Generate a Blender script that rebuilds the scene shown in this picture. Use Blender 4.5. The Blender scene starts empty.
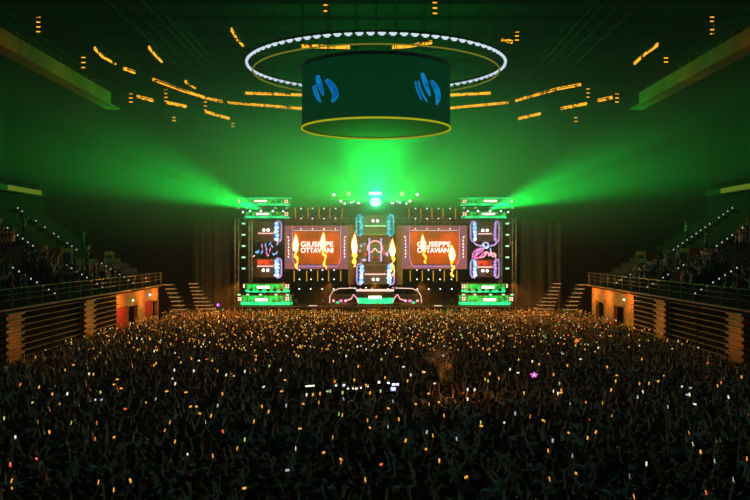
import bpy, math, random
import numpy as np
from mathutils import Vector, Matrix

S = bpy.context.scene
COL = S.collection
PI = math.pi
R = math.radians
rnd = random.Random(7)

# ------------------------------------------------------------------ camera
CAMZ = 8.2            # eye height above the arena floor
F = 850.0             # focal length in pixels of the 750 wide frame


def W(px, py, d):
    """the point at distance d down the hall that the photo shows at px, py"""
    return Vector(((px - 375.0) / F * d, d, CAMZ - (py - 250.0) / F * d))


cam_d = bpy.data.cameras.new('camera')
cam = bpy.data.objects.new('camera', cam_d)
COL.objects.link(cam)
cam.location = (0, 0, CAMZ)
cam.rotation_euler = (R(90), 0, 0)
cam_d.sensor_width = 36
cam_d.lens = 36 * F / 750
cam_d.clip_end = 600
S.camera = cam

# ------------------------------------------------------------------ world: smoke machine haze fills the hall
HAZE = 0.0010
wd = bpy.data.worlds.new('hall_air')
S.world = wd
wd.use_nodes = True
nt = wd.node_tree
nt.nodes.clear()
wo = nt.nodes.new('ShaderNodeOutputWorld')
bg = nt.nodes.new('ShaderNodeBackground')
bg.inputs['Color'].default_value = (0.0, 0.01, 0.008, 1)
bg.inputs['Strength'].default_value = 0.2
vs = nt.nodes.new('ShaderNodeVolumeScatter')
vs.inputs['Color'].default_value = (1, 1, 1, 1)
vs.inputs['Density'].default_value = HAZE
vs.inputs['Anisotropy'].default_value = 0.0
nt.links.new(bg.outputs[0], wo.inputs['Surface'])
nt.links.new(vs.outputs[0], wo.inputs['Volume'])

S.view_settings.view_transform = 'Standard'
S.view_settings.look = 'None'
S.view_settings.exposure = 0.0
S.view_settings.gamma = 1.0
S.view_settings.use_curve_mapping = False
S.cycles.use_denoising = True
S.cycles.max_bounces = 4
S.cycles.diffuse_bounces = 1
S.cycles.glossy_bounces = 2
S.cycles.volume_bounces = 0
S.cycles.transparent_max_bounces = 6
S.cycles.sample_clamp_indirect = 3.0
S.cycles.use_light_tree = True


def lamp(kind, name, loc, col, watts, target=None, **kw):
    d = bpy.data.lights.new(name, kind)
    d.color = col
    d.energy = watts
    for k, v in kw.items():
        setattr(d, k, v)
    o = bpy.data.objects.new(name, d)
    COL.objects.link(o)
    o.location = loc
    if target is not None:
        o.rotation_euler = (Vector(target) - Vector(loc)).to_track_quat('-Z', 'Y').to_euler()
    return o


GREEN = (0.0, 1.0, 0.07)
# green wash fixtures on the side towers (fan outwards) and over the centre
for s in (-1, 1):
    x0 = s * 12.9
    for (el, wide, az, w) in ((15, 29, -3, 165000), (26, 20, -8, 80000), (22, 42, -12, 30000)):
        e, a = R(el), R(az)
        dv = Vector((s * math.cos(e) * math.cos(a), math.cos(e) * math.sin(a), math.sin(e)))
        p = Vector((x0, 94.9, 12.75))
        lamp('SPOT', 'green_wash', p, GREEN, w, p + dv * 10, spot_size=R(wide), spot_blend=(0.7 if wide < 60 else 1.0), shadow_soft_size=0.1)
pc = Vector((0.1, 93.6, 13.7))
lamp('SPOT', 'green_centre_wash', pc, GREEN, 52000, pc + Vector((0, -0.45, 0.8)) * 10, spot_size=R(124), spot_blend=1.0, shadow_soft_size=0.15)
lamp('SPOT', 'green_audience_beam', pc, GREEN, 60000, pc + Vector((0, -1, 0.40)) * 10, spot_size=R(42), spot_blend=0.9, shadow_soft_size=0.15)
for s in (-1, 1):
    lamp('SPOT', 'green_centre_fan', pc, GREEN, 70000, pc + Vector((s * 0.85, -0.35, 0.24)) * 10, spot_size=R(62), spot_blend=1.0, shadow_soft_size=0.15)
lamp('POINT', 'green_centre_glow', pc + Vector((0, -0.3, 0)), (0.02, 1.0, 0.25), 2600, shadow_soft_size=0.15)
# added dim teal fill under the roof that lifts the dark areas
for y in (25, 80):
    lamp('AREA', 'teal_fill', (0, y, 31.5), (0.12, 0.55, 0.50), 1000, (0, y, 0), shape='RECTANGLE', size=50, size_y=40)
# light of the six flame jets on the stage
FLAMES = [(295.5, 233, 270), (323, 231, 270), (354.5, 232, 267), (392.5, 238, 276), (423, 233, 263), (452, 244, 277)]
FD = 94.6
for (fx, f0, f1) in FLAMES:
    p = W(fx, f0 + 8, FD - 0.9)
    lamp('POINT', 'flame_light', p, (1.0, 0.33, 0.035), 300, shadow_soft_size=0.5)
# added warm fill spots along the stage front, aimed down at the first rows
for i in range(7):
    x = -15 + i * 5
    lamp('SPOT', 'crowd_fill', (x, 93.4, 4.6), (1.0, 0.30, 0.03), 30000, (x * 1.05, 82.5, 0.6), spot_size=R(46), spot_blend=1.0, shadow_soft_size=0.2)


# ------------------------------------------------------------------ materials
def nodes_of(m):
    m.use_nodes = True
    t = m.node_tree
    return t, t.nodes.get('Principled BSDF')


def pbr(name, col, rough=0.6, metal=0.0, vary=0.25, scale=3.0, bump=0.0):
    m = bpy.data.materials.new(name)
    t, b = nodes_of(m)
    b.inputs['Roughness'].default_value = rough
    b.inputs['Metallic'].default_value = metal
    tc = t.nodes.new('ShaderNodeTexCoord')
    n = t.nodes.new('ShaderNodeTexNoise')
    n.inputs['Scale'].default_value = scale
    n.inputs['Detail'].default_value = 3
    r = t.nodes.new('ShaderNodeValToRGB')
    r.color_ramp.elements[0].color = tuple(c * (1 - vary) for c in col) + (1,)
    r.color_ramp.elements[1].color = tuple(min(1, c * (1 + vary)) for c in col) + (1,)
    r.color_ramp.elements[0].position = 0.3
    r.color_ramp.elements[1].position = 0.7
    t.links.new(tc.outputs['Object'], n.inputs['Vector'])
    t.links.new(n.outputs['Fac'], r.inputs['Fac'])
    t.links.new(r.outputs['Color'], b.inputs['Base Color'])
    if bump:
        bp = t.nodes.new('ShaderNodeBump')
        bp.inputs['Strength'].default_value = bump
        t.links.new(n.outputs['Fac'], bp.inputs['Height'])
        t.links.new(bp.outputs['Normal'], b.inputs['Normal'])
    return m


def emis(name, col, strength=1.0, col2=None, scale=8.0, stretch=None, lo=0.4, hi=0.6):
    """a light source surface, optionally a two colour pattern as on a lit LED panel"""
    m = bpy.data.materials.new(name)
    m.use_nodes = True
    t = m.node_tree
    t.nodes.clear()
    o = t.nodes.new('ShaderNodeOutputMaterial')
    e = t.nodes.new('ShaderNodeEmission')
    e.inputs['Color'].default_value = tuple(col) + (1,)
    e.inputs['Strength'].default_value = strength * (1.0 if name.startswith('phone') else 1.7)
    t.links.new(e.outputs[0], o.inputs['Surface'])
    if col2 is not None:
        tc = t.nodes.new('ShaderNodeTexCoord')
        mp = t.nodes.new('ShaderNodeMapping')
        mp.inputs['Scale'].default_value = stretch or (1, 1, 1)
        n = t.nodes.new('ShaderNodeTexNoise')
        n.inputs['Scale'].default_value = scale
        n.inputs['Detail'].default_value = 2
        r = t.nodes.new('ShaderNodeValToRGB')
        r.color_ramp.elements[0].color = tuple(col) + (1,)
        r.color_ramp.elements[1].color = tuple(col2) + (1,)
        r.color_ramp.elements[0].position = lo
        r.color_ramp.elements[1].position = hi
        t.links.new(tc.outputs['Object'], mp.inputs['Vector'])
        t.links.new(mp.outputs[0], n.inputs['Vector'])
        t.links.new(n.outputs['Fac'], r.inputs['Fac'])
        t.links.new(r.outputs['Color'], e.inputs['Color'])
    m.cycles.emission_sampling = 'NONE'
    return m


M = dict(
    concrete=pbr('dark_concrete', (0.016, 0.014, 0.013), 0.8, scale=0.8, bump=0.2),
    floor=pbr('arena_floor', (0.02, 0.02, 0.02), 0.7, scale=0.6),
    roof=pbr('roof_sheeting', (0.004, 0.004, 0.004), 0.85, scale=0.3),
    wallm=pbr('hall_wall', (0.012, 0.012, 0.013), 0.85, scale=0.4),
    steel=pbr('black_steel', (0.03, 0.03, 0.03), 0.45, 0.6),
    alu=pbr('truss_aluminium', (0.42, 0.40, 0.36), 0.4, 0.8),
    roofsteel=pbr('roof_steel', (0.02, 0.018, 0.014), 0.8, 0.0),
    black=pbr('black_plastic', (0.012, 0.012, 0.013), 0.45),
    drape=pbr('black_drape', (0.085, 0.055, 0.035), 0.9, scale=1.0),
    deck=pbr('stage_deck', (0.03, 0.028, 0.027), 0.5),
    wood=pbr('varnished_slats', (0.34, 0.19, 0.09), 0.5, scale=2.0),
    woodcol=pbr('column_slats', (0.5, 0.22, 0.08), 0.5, scale=2.0),
    void=pbr('dark_gap', (0.01, 0.01, 0.01), 0.9),
    render=pbr('concourse_render', (0.62, 0.32, 0.14), 0.8, scale=1.5, bump=0.1),
    red=pbr('red_door_paint', (0.75, 0.03, 0.02), 0.5),
    fascia=pbr('brown_fascia', (0.20, 0.075, 0.02), 0.7, scale=0.7),
    seat=pbr('seat_plastic', (0.10, 0.06, 0.045), 0.4),
    rail=pbr('rail_steel', (0.3, 0.27, 0.24), 0.4, 0.5),
    treads=pbr('stair_tread', (0.25, 0.2, 0.16), 0.6),
    barrier=pbr('crowd_barrier', (0.5, 0.4, 0.3), 0.4, 0.6),
    # light sources
    white=emis('lamp_white', (1, 0.95, 0.9), 2.5),
    warm=emis('lamp_warm', (1.0, 0.86, 0.62), 1.6),
    cool=emis('lamp_cool', (0.85, 0.92, 1.0), 1.4),
    strobe=emis('strobe_tube', (1.0, 0.93, 0.62), 1.5),
    red_cell=emis('blinder_cell', (1.0, 0.50, 0.34), 1.5),
    redglow=emis('red_panel', (0.95, 0.07, 0.02), 0.9, (0.30, 0.03, 0.01), 1.5),
    ledgreen=emis('green_led', (0.02, 0.75, 0.08), 0.8, (0.04, 0.20, 0.02), 2.2),
    ledmint=emis('mint_led', (0.03, 0.95, 0.30), 1.2, (0.0, 0.5, 0.12), 3.0),
    dimgreen=emis('side_lamp_green', (0.45, 1.0, 0.50), 0.9),
    blueled=emis('blue_crystal_led', (0.08, 0.26, 0.95), 2.2, (0.6, 0.9, 1.0), 2.4, None, 0.45, 0.62),
    cyanled=emis('cyan_crystal_led', (0.0, 0.30, 0.42), 1.0, (0.15, 0.85, 0.95), 2.4, None, 0.45, 0.62),
    violet=emis('violet_led', (0.32, 0.22, 0.62), 1.0, (0.55, 0.30, 0.60), 2.0),
    mauve=emis('mauve_led', (0.24, 0.10, 0.13), 0.75, (0.34, 0.10, 0.07), 1.2),
    pink=emis('pink_neon', (1.0, 0.36, 0.40), 1.1),
    magenta=emis('magenta_neon', (0.9, 0.15, 0.45), 1.0),
    lav=emis('lavender_neon', (0.55, 0.50, 0.95), 0.8),
    cyan=emis('cyan_shard', (0.15, 0.65, 0.85), 0.9, (0.2, 0.3, 0.9), 3.0),
    rosebar=emis('rose_bar', (0.95, 0.55, 0.45), 1.0),
    amberbar=emis('amber_batten', (0.55, 0.25, 0.02), 0.8),
    amber=emis('amber_steel_glow', (0.95, 0.36, 0.02), 1.2, (0.02, 0.01, 0.0), 2.2, None, 0.52, 0.60),  # glow stands in for warm light caught by the roof steel
    hoop=emis('yellow_rim_light', (0.42, 0.42, 0.01), 0.6),
    hoopdim=emis('dim_rim_light', (0.12, 0.11, 0.01), 0.9),
    ring=emis('ring_lamp', (0.66, 0.76, 0.88), 0.62),
    logo=emis('blue_logo', (0.0, 0.07, 0.30), 0.7, (0.0, 0.2, 0.5), 1.5),
    logoedge=emis('blue_logo_edge', (0.01, 0.22, 0.55), 0.6),
    screen=emis('orange_video', (0.26, 0.055, 0.004), 1.1, (0.55, 0.075, 0.006), 0.35),
    text=emis('screen_lettering', (1.0, 0.86, 0.72), 1.3),
    flamecore=emis('flame_core', (1.0, 0.84, 0.5), 4),
    flamemid=emis('flame_mid', (1.0, 0.52, 0.06), 1.9),
    flameout=emis('flame_outer', (1.0, 0.24, 0.01), 1.1),
    stepl=emis('step_light', (0.80, 0.85, 0.80), 0.5),
    stepw=emis('stair_nosing_light', (0.42, 0.17, 0.05), 0.8),
    ribbon=emis('ribbon_board', (0.09, 0.13, 0.01), 0.8),
    ph_w=emis('phone_screen_white', (1.0, 0.90, 0.66), 1.1),
    ph_a=emis('phone_screen_amber', (1.0, 0.42, 0.05), 1.1),
    ph_c=emis('phone_screen_cool', (0.6, 0.78, 0.85), 0.6),
    ph_g=emis('phone_screen_green', (0.55, 0.95, 0.20), 0.8),
    ph_r=emis('phone_screen_red', (1.0, 0.16, 0.06), 1.0),
    bluemon=emis('blue_monitor', (0.12, 0.16, 0.9), 1.3, (0.8, 0.85, 1.0), 6.0),
    purple=emis('purple_glow', (0.6, 0.12, 0.95), 1.4),
    exitg=emis('exit_lamp', (0.75, 1.0, 0.45), 1.4),
)
SKIN = [pbr('skin_fair', (0.78, 0.52, 0.38), 0.4), pbr('skin_tan', (0.52, 0.32, 0.2), 0.4)]
CLOTH = [pbr('cloth_black', (0.02, 0.02, 0.022), 0.9), pbr('cloth_navy', (0.03, 0.04, 0.08), 0.9),
         pbr('cloth_grey', (0.14, 0.14, 0.14), 0.9), pbr('cloth_white', (0.6, 0.58, 0.55), 0.9),
         pbr('cloth_red', (0.35, 0.03, 0.03), 0.9), pbr('cloth_olive', (0.08, 0.09, 0.04), 0.9)]
HAIR = [pbr('hair_dark', (0.02, 0.013, 0.01), 0.6), pbr('hair_fair', (0.30, 0.19, 0.08), 0.6)]


for k_ in ('void', 'roof', 'wallm', 'floor', 'concrete', 'roofsteel', 'fascia'):
    M[k_].node_tree.nodes['Principled BSDF'].inputs['Specular IOR Level'].default_value = 0.05
M['void'].node_tree.nodes['Principled BSDF'].inputs['Roughness'].default_value = 1.0


# ------------------------------------------------------------------ mesh helpers
class MB:
    def __init__(self):
        self.v, self.f, self.m = [], [], []

    def add(self, vs, fs, mi=0):
        b = len(self.v)
        self.v += [Vector(p) for p in vs]
        self.f += [tuple(i + b for i in f) for f in fs]
        self.m += [mi] * len(fs)
        return self

    def box(self, c, s, mi=0, ch=0.0, rot=None):
        hx, hy, hz = s[0] / 2, s[1] / 2, s[2] / 2
        if ch > 0:
            k = min(ch, hx * 0.8, hy * 0.8, hz * 0.8)
            vs = []
            for z, q in ((-hz, k), (-hz + k, 0), (hz - k, 0), (hz, k)):
                for (sx, sy) in ((-1, -1), (1, -1), (1, 1), (-1, 1)):
                    vs.append(Vector((sx * (hx - q), sy * (hy - q), z)))
            fs = [(3, 2, 1, 0), (12, 13, 14, 15)]
            for r in range(3):
                for i in range(4):
                    j = (i + 1) % 4
                    fs.append((r * 4 + i, r * 4 + j, r * 4 + 4 + j, r * 4 + 4 + i))
        else:
            vs = [Vector((x, y, z)) for z in (-hz, hz) for (x, y) in ((-hx, -hy), (hx, -hy), (hx, hy), (-hx, hy))]
            fs = [(3, 2, 1, 0), (4, 5, 6, 7), (0, 1, 5, 4), (1, 2, 6, 5), (2, 3, 7, 6), (3, 0, 4, 7)]
        if rot is not None:
            vs = [rot @ p for p in vs]
        c = Vector(c)
        return self.add([p + c for p in vs], fs, mi)

    def tube(self, pts, rad, seg=6, mi=0, closed=False):
        pts = [Vector(p) for p in pts]
        n = len(pts)
        if not hasattr(rad, '__len__'):
            rad = [rad] * n
        vs = []
        for i, p in enumerate(pts):
            if closed:
                t = pts[(i + 1) % n] - pts[i - 1]
            else:
                t = pts[min(i + 1, n - 1)] - pts[max(i - 1, 0)]
            if t.length < 1e-9:
                t = Vector((0, 0, 1))
            t.normalize()
            up = Vector((0, 0, 1)) if abs(t.z) < 0.9 else Vector((0, 1, 0))
            a = t.cross(up).normalized()
            b = t.cross(a)
            for k in range(seg):
                w = 2 * PI * k / seg
                vs.append(p + (a * math.cos(w) + b * math.sin(w)) * rad[i])
        fs = []
        for i in range(n if closed else n - 1):
            i2 = (i + 1) % n
            for k in range(seg):
                k2 = (k + 1) % seg
                fs.append((i * seg + k, i * seg + k2, i2 * seg + k2, i2 * seg + k))
        if not closed:
            fs.append(tuple(range(seg)))
            fs.append(tuple(range((n - 1) * seg, n * seg))[::-1])
        return self.add(vs, fs, mi)

    def disc(self, c, r, axis, thick=0.05, seg=12, mi=0):
        a = Vector(axis).normalized() * thick / 2
        c = Vector(c)
        return self.tube([c - a, c + a], r, seg, mi)

    def ball(self, c, r, mi=0, seg=10, rings=6, cut=None):
        c = Vector(c)
        if not hasattr(r, '__len__'):
            r = (r, r, r)
        vs, fs = [], []
        for i in range(rings + 1):
            th = PI * i / rings
            for k in range(seg):
                ph = 2 * PI * k / seg
                vs.append(c + Vector((math.sin(th) * math.cos(ph) * r[0], math.sin(th) * math.sin(ph) * r[1], math.cos(th) * r[2])))
        for i in range(rings):
            for k in range(seg):
                k2 = (k + 1) % seg
                fs.append((i * seg + k, (i + 1) * seg + k, (i + 1) * seg + k2, i * seg + k2))
        return self.add(vs, fs, mi)

    def prism(self, poly, depth, mi=0, origin=(0, 0, 0), ax=(1, 0, 0), ay=(0, 0, 1), an=(0, 1, 0)):
        """2D outline poly (u, v) extruded by depth along an"""
        o, ax, ay, an = Vector(origin), Vector(ax), Vector(ay), Vector(an)
        n = len(poly)
        vs = [o + ax * u + ay * v for u, v in poly] + [o + ax * u + ay * v + an * depth for u, v in poly]
        fs = [tuple(range(n)), tuple(range(n, 2 * n))[::-1]]
        for i in range(n):
            j = (i + 1) % n
            fs.append((i, i + n, j + n, j))
        return self.add(vs, fs, mi)

    def build(self, name, mats, parent=None, smooth=False, **props):
        me = bpy.data.meshes.new(name)
        off = Vector((0, 0, 0))
        q = parent
        while q is not None:
            off += q.location
            q = q.parent
        me.from_pydata([tuple(p - off) for p in self.v], [], self.f)
        if not isinstance(mats, (list, tuple)):
            mats = [mats]
        for m in mats:
            me.materials.append(M[m] if isinstance(m, str) else m)
        me.polygons.foreach_set('material_index', self.m)
        if smooth:
            me.polygons.foreach_set('use_smooth', [True] * len(self.f))
        me.update()
        o = bpy.data.objects.new(name, me)
        COL.objects.link(o)
        if parent is not None:
            o.parent = parent
        for k, v in props.items():
            o[k] = v
        return o


def thing(name, label, cat, loc=(0, 0, 0), group=None):
    o = bpy.data.objects.new(name, None)
    COL.objects.link(o)
    o.location = loc
    o.empty_display_size = 0.2
    o['label'] = label
    o['category'] = cat
    if group:
        o['group'] = group
    return o


def tag(o, label, cat, group=None):
    o['label'] = label
    o['category'] = cat
    if group:
        o['group'] = group
    return o


def struct(o):
    o['kind'] = 'structure'
    return o


def truss(mb, a, b, w=0.4, step=None, r=0.03, mi=0, seg=4):
    """box lattice truss between a and b"""
    a, b = Vector(a), Vector(b)
    t = b - a
    L = t.length
    t.normalize()
    up = Vector((0, 0, 1)) if abs(t.z) < 0.9 else Vector((0, 1, 0))
    s = t.cross(up).normalized()
    u = s.cross(t).normalized()
    h = w / 2
    cs = [s * h + u * h, s * -h + u * h, s * -h - u * h, s * h - u * h]
    for c in cs:
        mb.tube([a + c, b + c], r, seg, mi)
    n = max(1, int(L / (step or w * 1.6)))
    for i in range(n):
        p, q = a + t * (L * i / n), a + t * (L * (i + 1) / n)
        for k in range(4):
            c0, c1 = cs[k], cs[(k + 1) % 4]
            if i % 2:
                c0, c1 = c1, c0
            mb.tube([p + c0, q + c1], r * 0.6, 3, mi)
    return mb


SIDE = {-1: 'shard tower', 1: 'scribble tower'}      # what tells the stage's two ends apart
STAND = {-1: 'the red-door stand', 1: 'the arched-door stand'}
ORD = ['innermost', 'second', 'third', 'fourth', 'fifth', 'sixth', 'seventh', 'eighth']

# ------------------------------------------------------------------ the hall
YB, YF, XW, ZR = 128.0, -14.0, 44.0, 33.5
struct(MB().box((0, (YB + YF) / 2, -0.2), (2 * XW, YB - YF, 0.4)).build('floor', 'floor'))
mb = MB()
mb.box((0, (YB + YF) / 2, ZR + 0.2), (2 * XW, YB - YF, 0.4))
for y in range(int(YF) + 4, int(YB), 6):                            # ribs of the roof sheeting
    mb.box((0, y, ZR - 0.25), (2 * XW, 0.4, 0.5))
struct(mb.build('ceiling', 'roof'))
for n, s in (('wall_left', -1), ('wall_right', 1)):
    mb = MB().box((s * (XW + 0.2), (YB + YF) / 2, ZR / 2), (0.4, YB - YF, ZR))
    for y in range(0, int(YB), 8):
        mb.box((s * (XW - 0.1), y, ZR / 2), (0.2, 0.5, ZR))
    struct(mb.build(n, 'wallm'))
mb = MB().box((0, YB + 0.2, ZR / 2), (2 * XW, 0.4, ZR))
for x in range(-40, 41, 8):
    mb.box((x, YB - 0.1, ZR / 2), (0.5, 0.2, ZR))
struct(mb.build('wall_back', 'wallm'))
struct(MB().box((0, YF - 0.2, ZR / 2), (2 * XW, 0.4, ZR)).build('wall_front', 'wallm'))

# bank of stage smoke that hangs around the rig and thins out away from it
mh = bpy.data.materials.new('stage_smoke')
mh.use_nodes = True
t_ = mh.node_tree
t_.nodes.clear()
out = t_.nodes.new('ShaderNodeOutputMaterial')
vsn = t_.nodes.new('ShaderNodeVolumeScatter')
vsn.inputs['Color'].default_value = (1, 1, 1, 1)
tc = t_.nodes.new('ShaderNodeTexCoord')
vm = t_.nodes.new('ShaderNodeVectorMath')
vm.operation = 'MULTIPLY'
vm.inputs[1].default_value = (1 / 21, 1 / 22, 1 / 5.6)
vd = t_.nodes.new('ShaderNodeVectorMath')
vd.operation = 'DOT_PRODUCT'
neg = t_.nodes.new('ShaderNodeMath')
neg.operation = 'MULTIPLY'
neg.inputs[1].default_value = -1
ex = t_.nodes.new('ShaderNodeMath')
ex.operation = 'EXPONENT'
mu = t_.nodes.new('ShaderNodeMath')
mu.operation = 'MULTIPLY'
mu.inputs[1].default_value = 0.034
t_.links.new(tc.outputs['Object'], vm.inputs[0])
t_.links.new(vm.outputs[0], vd.inputs[0])
t_.links.new(vm.outputs[0], vd.inputs[1])
t_.links.new(vd.outputs['Value'], neg.inputs[0])
t_.links.new(neg.outputs[0], ex.inputs[0])
t_.links.new(ex.outputs[0], mu.inputs[0])
t_.links.new(mu.outputs[0], vsn.inputs['Density'])
t_.links.new(vsn.outputs[0], out.inputs['Volume'])
hz = MB().box((0, -4, 2.5), (86, 92, 27)).build('haze', mh)
hz.location = (0, 84, 16.0)
tag(hz, 'smoke haze hanging around the lighting rig, lit green by the beams', 'haze')
hz['kind'] = 'stuff'

# ------------------------------------------------------------------ side stands
XS, ZD, Y0, Y1 = 22.0, 4.7, 30.0, 88.0                              # inner edge, deck height, near end, stage end
LOW = [(22.9 + 0.85 * i, ZD + 0.25 + 0.52 * i) for i in range(4)]   # rows of the lower block
UPP = [(28.3 + 0.85 * i, 8.0 + 0.60 * i) for i in range(7)]         # rows of the upper block


def stand(s):
    nm = 'left' if s < 0 else 'right'
    mb = MB()
    mb.box((s * 25.2, (Y0 + Y1) / 2, ZD - 0.15), (6.4, Y1 - Y0, 0.3), ch=0.03)
    struct(mb.build('deck_' + nm, 'concrete'))
    mb = MB()
    for (x, z) in LOW:
        mb.box((s * (x + 0.425), (Y0 + Y1) / 2, (z + ZD) / 2 - 0.05), (0.85, Y1 - Y0, z - ZD + 0.1))
    mb.box((s * 27.3, (Y0 + Y1) / 2, 5.6), (1.8, Y1 - Y0, 2.2))
    for (x, z) in UPP:
        mb.box((s * (x + 0.425), (Y0 + Y1) / 2, z / 2 + 2.2), (0.85, Y1 - Y0, z - 4.4))
    struct(mb.build('terrace_' + nm, 'concrete'))
    # wall behind the upper block and the tier above
    struct(MB().box((s * 34.6, (Y0 + Y1) / 2, 9.5), (0.5, Y1 - Y0, 8.2)).build('wall_stand_' + nm, 'wallm'))
    mb = MB().box((s * 38.5, 57, 14.2), (10.6, 54, 0.9))
    struct(mb.build('balcony_' + nm, 'void'))
    # lit board on the balcony front
    mb = MB().box((s * 33.1, 80.5 if s < 0 else 76.5, 13.85), (0.12, 7.5 if s < 0 else 9.5, 0.42), ch=0.02)
    t = thing('ribbon_board', 'dim yellow-green light board on the balcony front above %s' % STAND[s], 'light board', (s * 33.1, 80, 13.6))
    mb.build('light_face', 'ribbon', t)
    MB().box((s * 33.22, 78.5, 13.85), (0.1, 14, 0.6)).build('housing', 'black', t)
    # slatted front: panels between columns
    cols = [51.0, 64.4]
    for i, y in enumerate(cols):
        t = thing('slatted_column', 'lit wooden slatted column in the front of %s, %s' % (STAND[s], ['closest to the camera', 'further along the wall'][i]), 'column', (s * XS, y, 0), 'slatted columns on the stand fronts')
        mb = MB()
        for k in range(11):
            z = 0.35 + k * 0.40
            mb.box((s * (XS - 0.24), y, z), (0.55, 2.3, 0.17), ch=0.03)
            mb.box((s * (XS - 0.16), y, z - 0.2), (0.36, 2.1, 0.25))
        mb.build('slats', 'woodcol', t)
        MB().box((s * (XS + 0.05), y, ZD / 2 - 0.2), (0.1, 2.2, ZD - 0.5)).build('backing_board', 'void', t)
    spans = [(40, 49.8, 'closest to the camera'), (52.2, 57.4, 'just past the near column'), (57.7, 63.2, 'just before the far column'), (65.6, 72.6, 'beside the concourse opening')]
    for (a, b, wd_) in spans:
        t = thing('slatted_panel', 'wooden slatted wall panel of %s, %s' % (STAND[s], wd_), 'wall panel', (s * XS, (a + b) / 2, 0), 'slatted panels of the stand fronts')
        mb = MB()
        for k in range(11):
            z = 0.35 + k * 0.40
            mb.box((s * (XS - 0.07), (a + b) / 2, z), (0.20, b - a, 0.06), ch=0.012)
        mb.build('slats', 'wood', t)
        MB().box((s * (XS + 0.12), (a + b) / 2, ZD / 2 - 0.2), (0.08, b - a, ZD - 0.5)).build('backing_board', 'void', t)
    # top lip of the deck
    struct(MB().box((s * (XS - 0.1), (Y0 + Y1) / 2, ZD - 0.08), (0.35, Y1 - Y0, 0.1), ch=0.02).build('trim_%d' % (1 if s < 0 else 2), 'wood'))
    # railing: a run of bays, each a thing
    bays = [(30 + i * 7.25, 30 + (i + 1) * 7.25) for i in range(8)]
    for i, (a, b) in enumerate(bays):
        if b < 44:
            continue
        t = thing('railing', 'grey steel railing bay on the deck edge of %s, %s' % (STAND[s], ['', '', 'closest to the camera', 'second from the camera', 'third from the camera', 'fourth from the camera', 'second from the stage', 'at the stage end'][i]), 'railing', (s * XS, (a + b) / 2, ZD), 'railing bays on the stand decks')
        for k in range(4):
            y = a + 0.15 + (b - a - 0.3) * k / 3
            MB().tube([(s * (XS + 0.1), y, ZD), (s * (XS + 0.1), y, ZD + 1.15)], 0.035).build('post', 'rail', t)
        for z in (0.45, 0.8):
            MB().tube([(s * (XS + 0.1), a + 0.1, ZD + z), (s * (XS + 0.1), b - 0.1, ZD + z)], 0.018).build('mid_rail', 'rail', t)
        MB().tube([(s * (XS + 0.1), a + 0.05, ZD + 1.15), (s * (XS + 0.1), b - 0.05, ZD + 1.15)], 0.032).build('handrail', 'rail', t)
    t = thing('railing', 'steel end railing turning across the stage end of %s' % STAND[s], 'railing', (s * XS, Y1, ZD), 'railing bays on the stand decks')
    for k in range(4):
        x = XS + 0.2 + k * 1.4
        MB().tube([(s * x, Y1 - 0.1, ZD), (s * x, Y1 - 0.1, ZD + 1.15)], 0.035).build('post', 'rail', t)
    for z in (0.45, 0.8, 1.15):
        MB().tube([(s * XS, Y1 - 0.1, ZD + z), (s * (XS + 4.5), Y1 - 0.1, ZD + z)], 0.025).build('handrail' if z > 1 else 'mid_rail', 'rail', t)
    # concourse wall under the deck, lit orange
    X = XS + 0.45
    if s < 0:
        doors = [(73.6, 77.0, 'red'), (77.0, 80.2, 'void'), (82.9, 85.4, 'red'), (85.4, 87.8, 'void')]
    else:
        doors = [(76.4, 79.8, 'void'), (83.0, 86.2, 'arch')]
    H = 3.15
    mb = MB()
    ycur = 72.7
    for (a, b, k) in doors:
        if a > ycur:
            mb.box((s * (X + 0.15), (ycur + a) / 2, ZD / 2 - 0.15), (0.3, a - ycur, ZD - 0.3))
        mb.box((s * (X + 0.15), (a + b) / 2, (H + ZD - 0.3) / 2), (0.3, b - a, ZD - 0.3 - H))
        ycur = b
    if ycur < Y1:
        mb.box((s * (X + 0.15), (ycur + Y1) / 2, ZD / 2 - 0.15), (0.3, Y1 - ycur, ZD - 0.3))
    struct(mb.build('wall_concourse_' + nm, 'render'))
    struct(MB().box((s * (X + 2.5), 79, ZD / 2 - 0.2), (0.3, 18, ZD - 0.4)).build('wall_corridor_' + nm, 'void'))
    n = 0
    for (a, b, k) in doors:
        n += 1
        if k == 'red':
            lab = 'bright red door leaf in the orange concourse wall, %s' % ('next to the slatted column' if a < 80 else 'towards the stage')
            t = thing('hall_door', lab, 'door', (s * X, (a + b) / 2, 0), 'red doors in the concourse')
            MB().box((s * (X + 0.08), (a + b) / 2, H / 2), (0.1, b - a - 0.1, H - 0.06), ch=0.02).build('leaf', 'red', t)
            MB().box((s * (X - 0.02), b - 0.35, 1.1), (0.07, 0.12, 0.35), ch=0.01).build('handle', 'rail', t)
        else:
            mb = MB()
            for y in (a + 0.06, b - 0.06):
                mb.box((s * (X - 0.02), y, H / 2), (0.12, 0.12, H))
            mb.box((s * (X - 0.02), (a + b) / 2, H - 0.06), (0.12, b - a, 0.12))
            if k == 'arch':
                for i in range(6):                                   # stepped spandrels that round the opening
                    w = 1.3 * (1 - math.sqrt(max(0, 1 - ((i + 0.5) / 6) ** 2)))
                    for e in (-1, 1):
                        yy = a + w / 2 if e < 0 else b - w / 2
                        mb.box((s * (X + 0.05), yy, H - 1.3 + (i + 0.5) * 1.3 / 6), (0.12, max(w, 0.05), 1.3 / 6))
            struct(mb.build('door_%d' % (n + (0 if s < 0 else 10)), 'render'))
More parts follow.
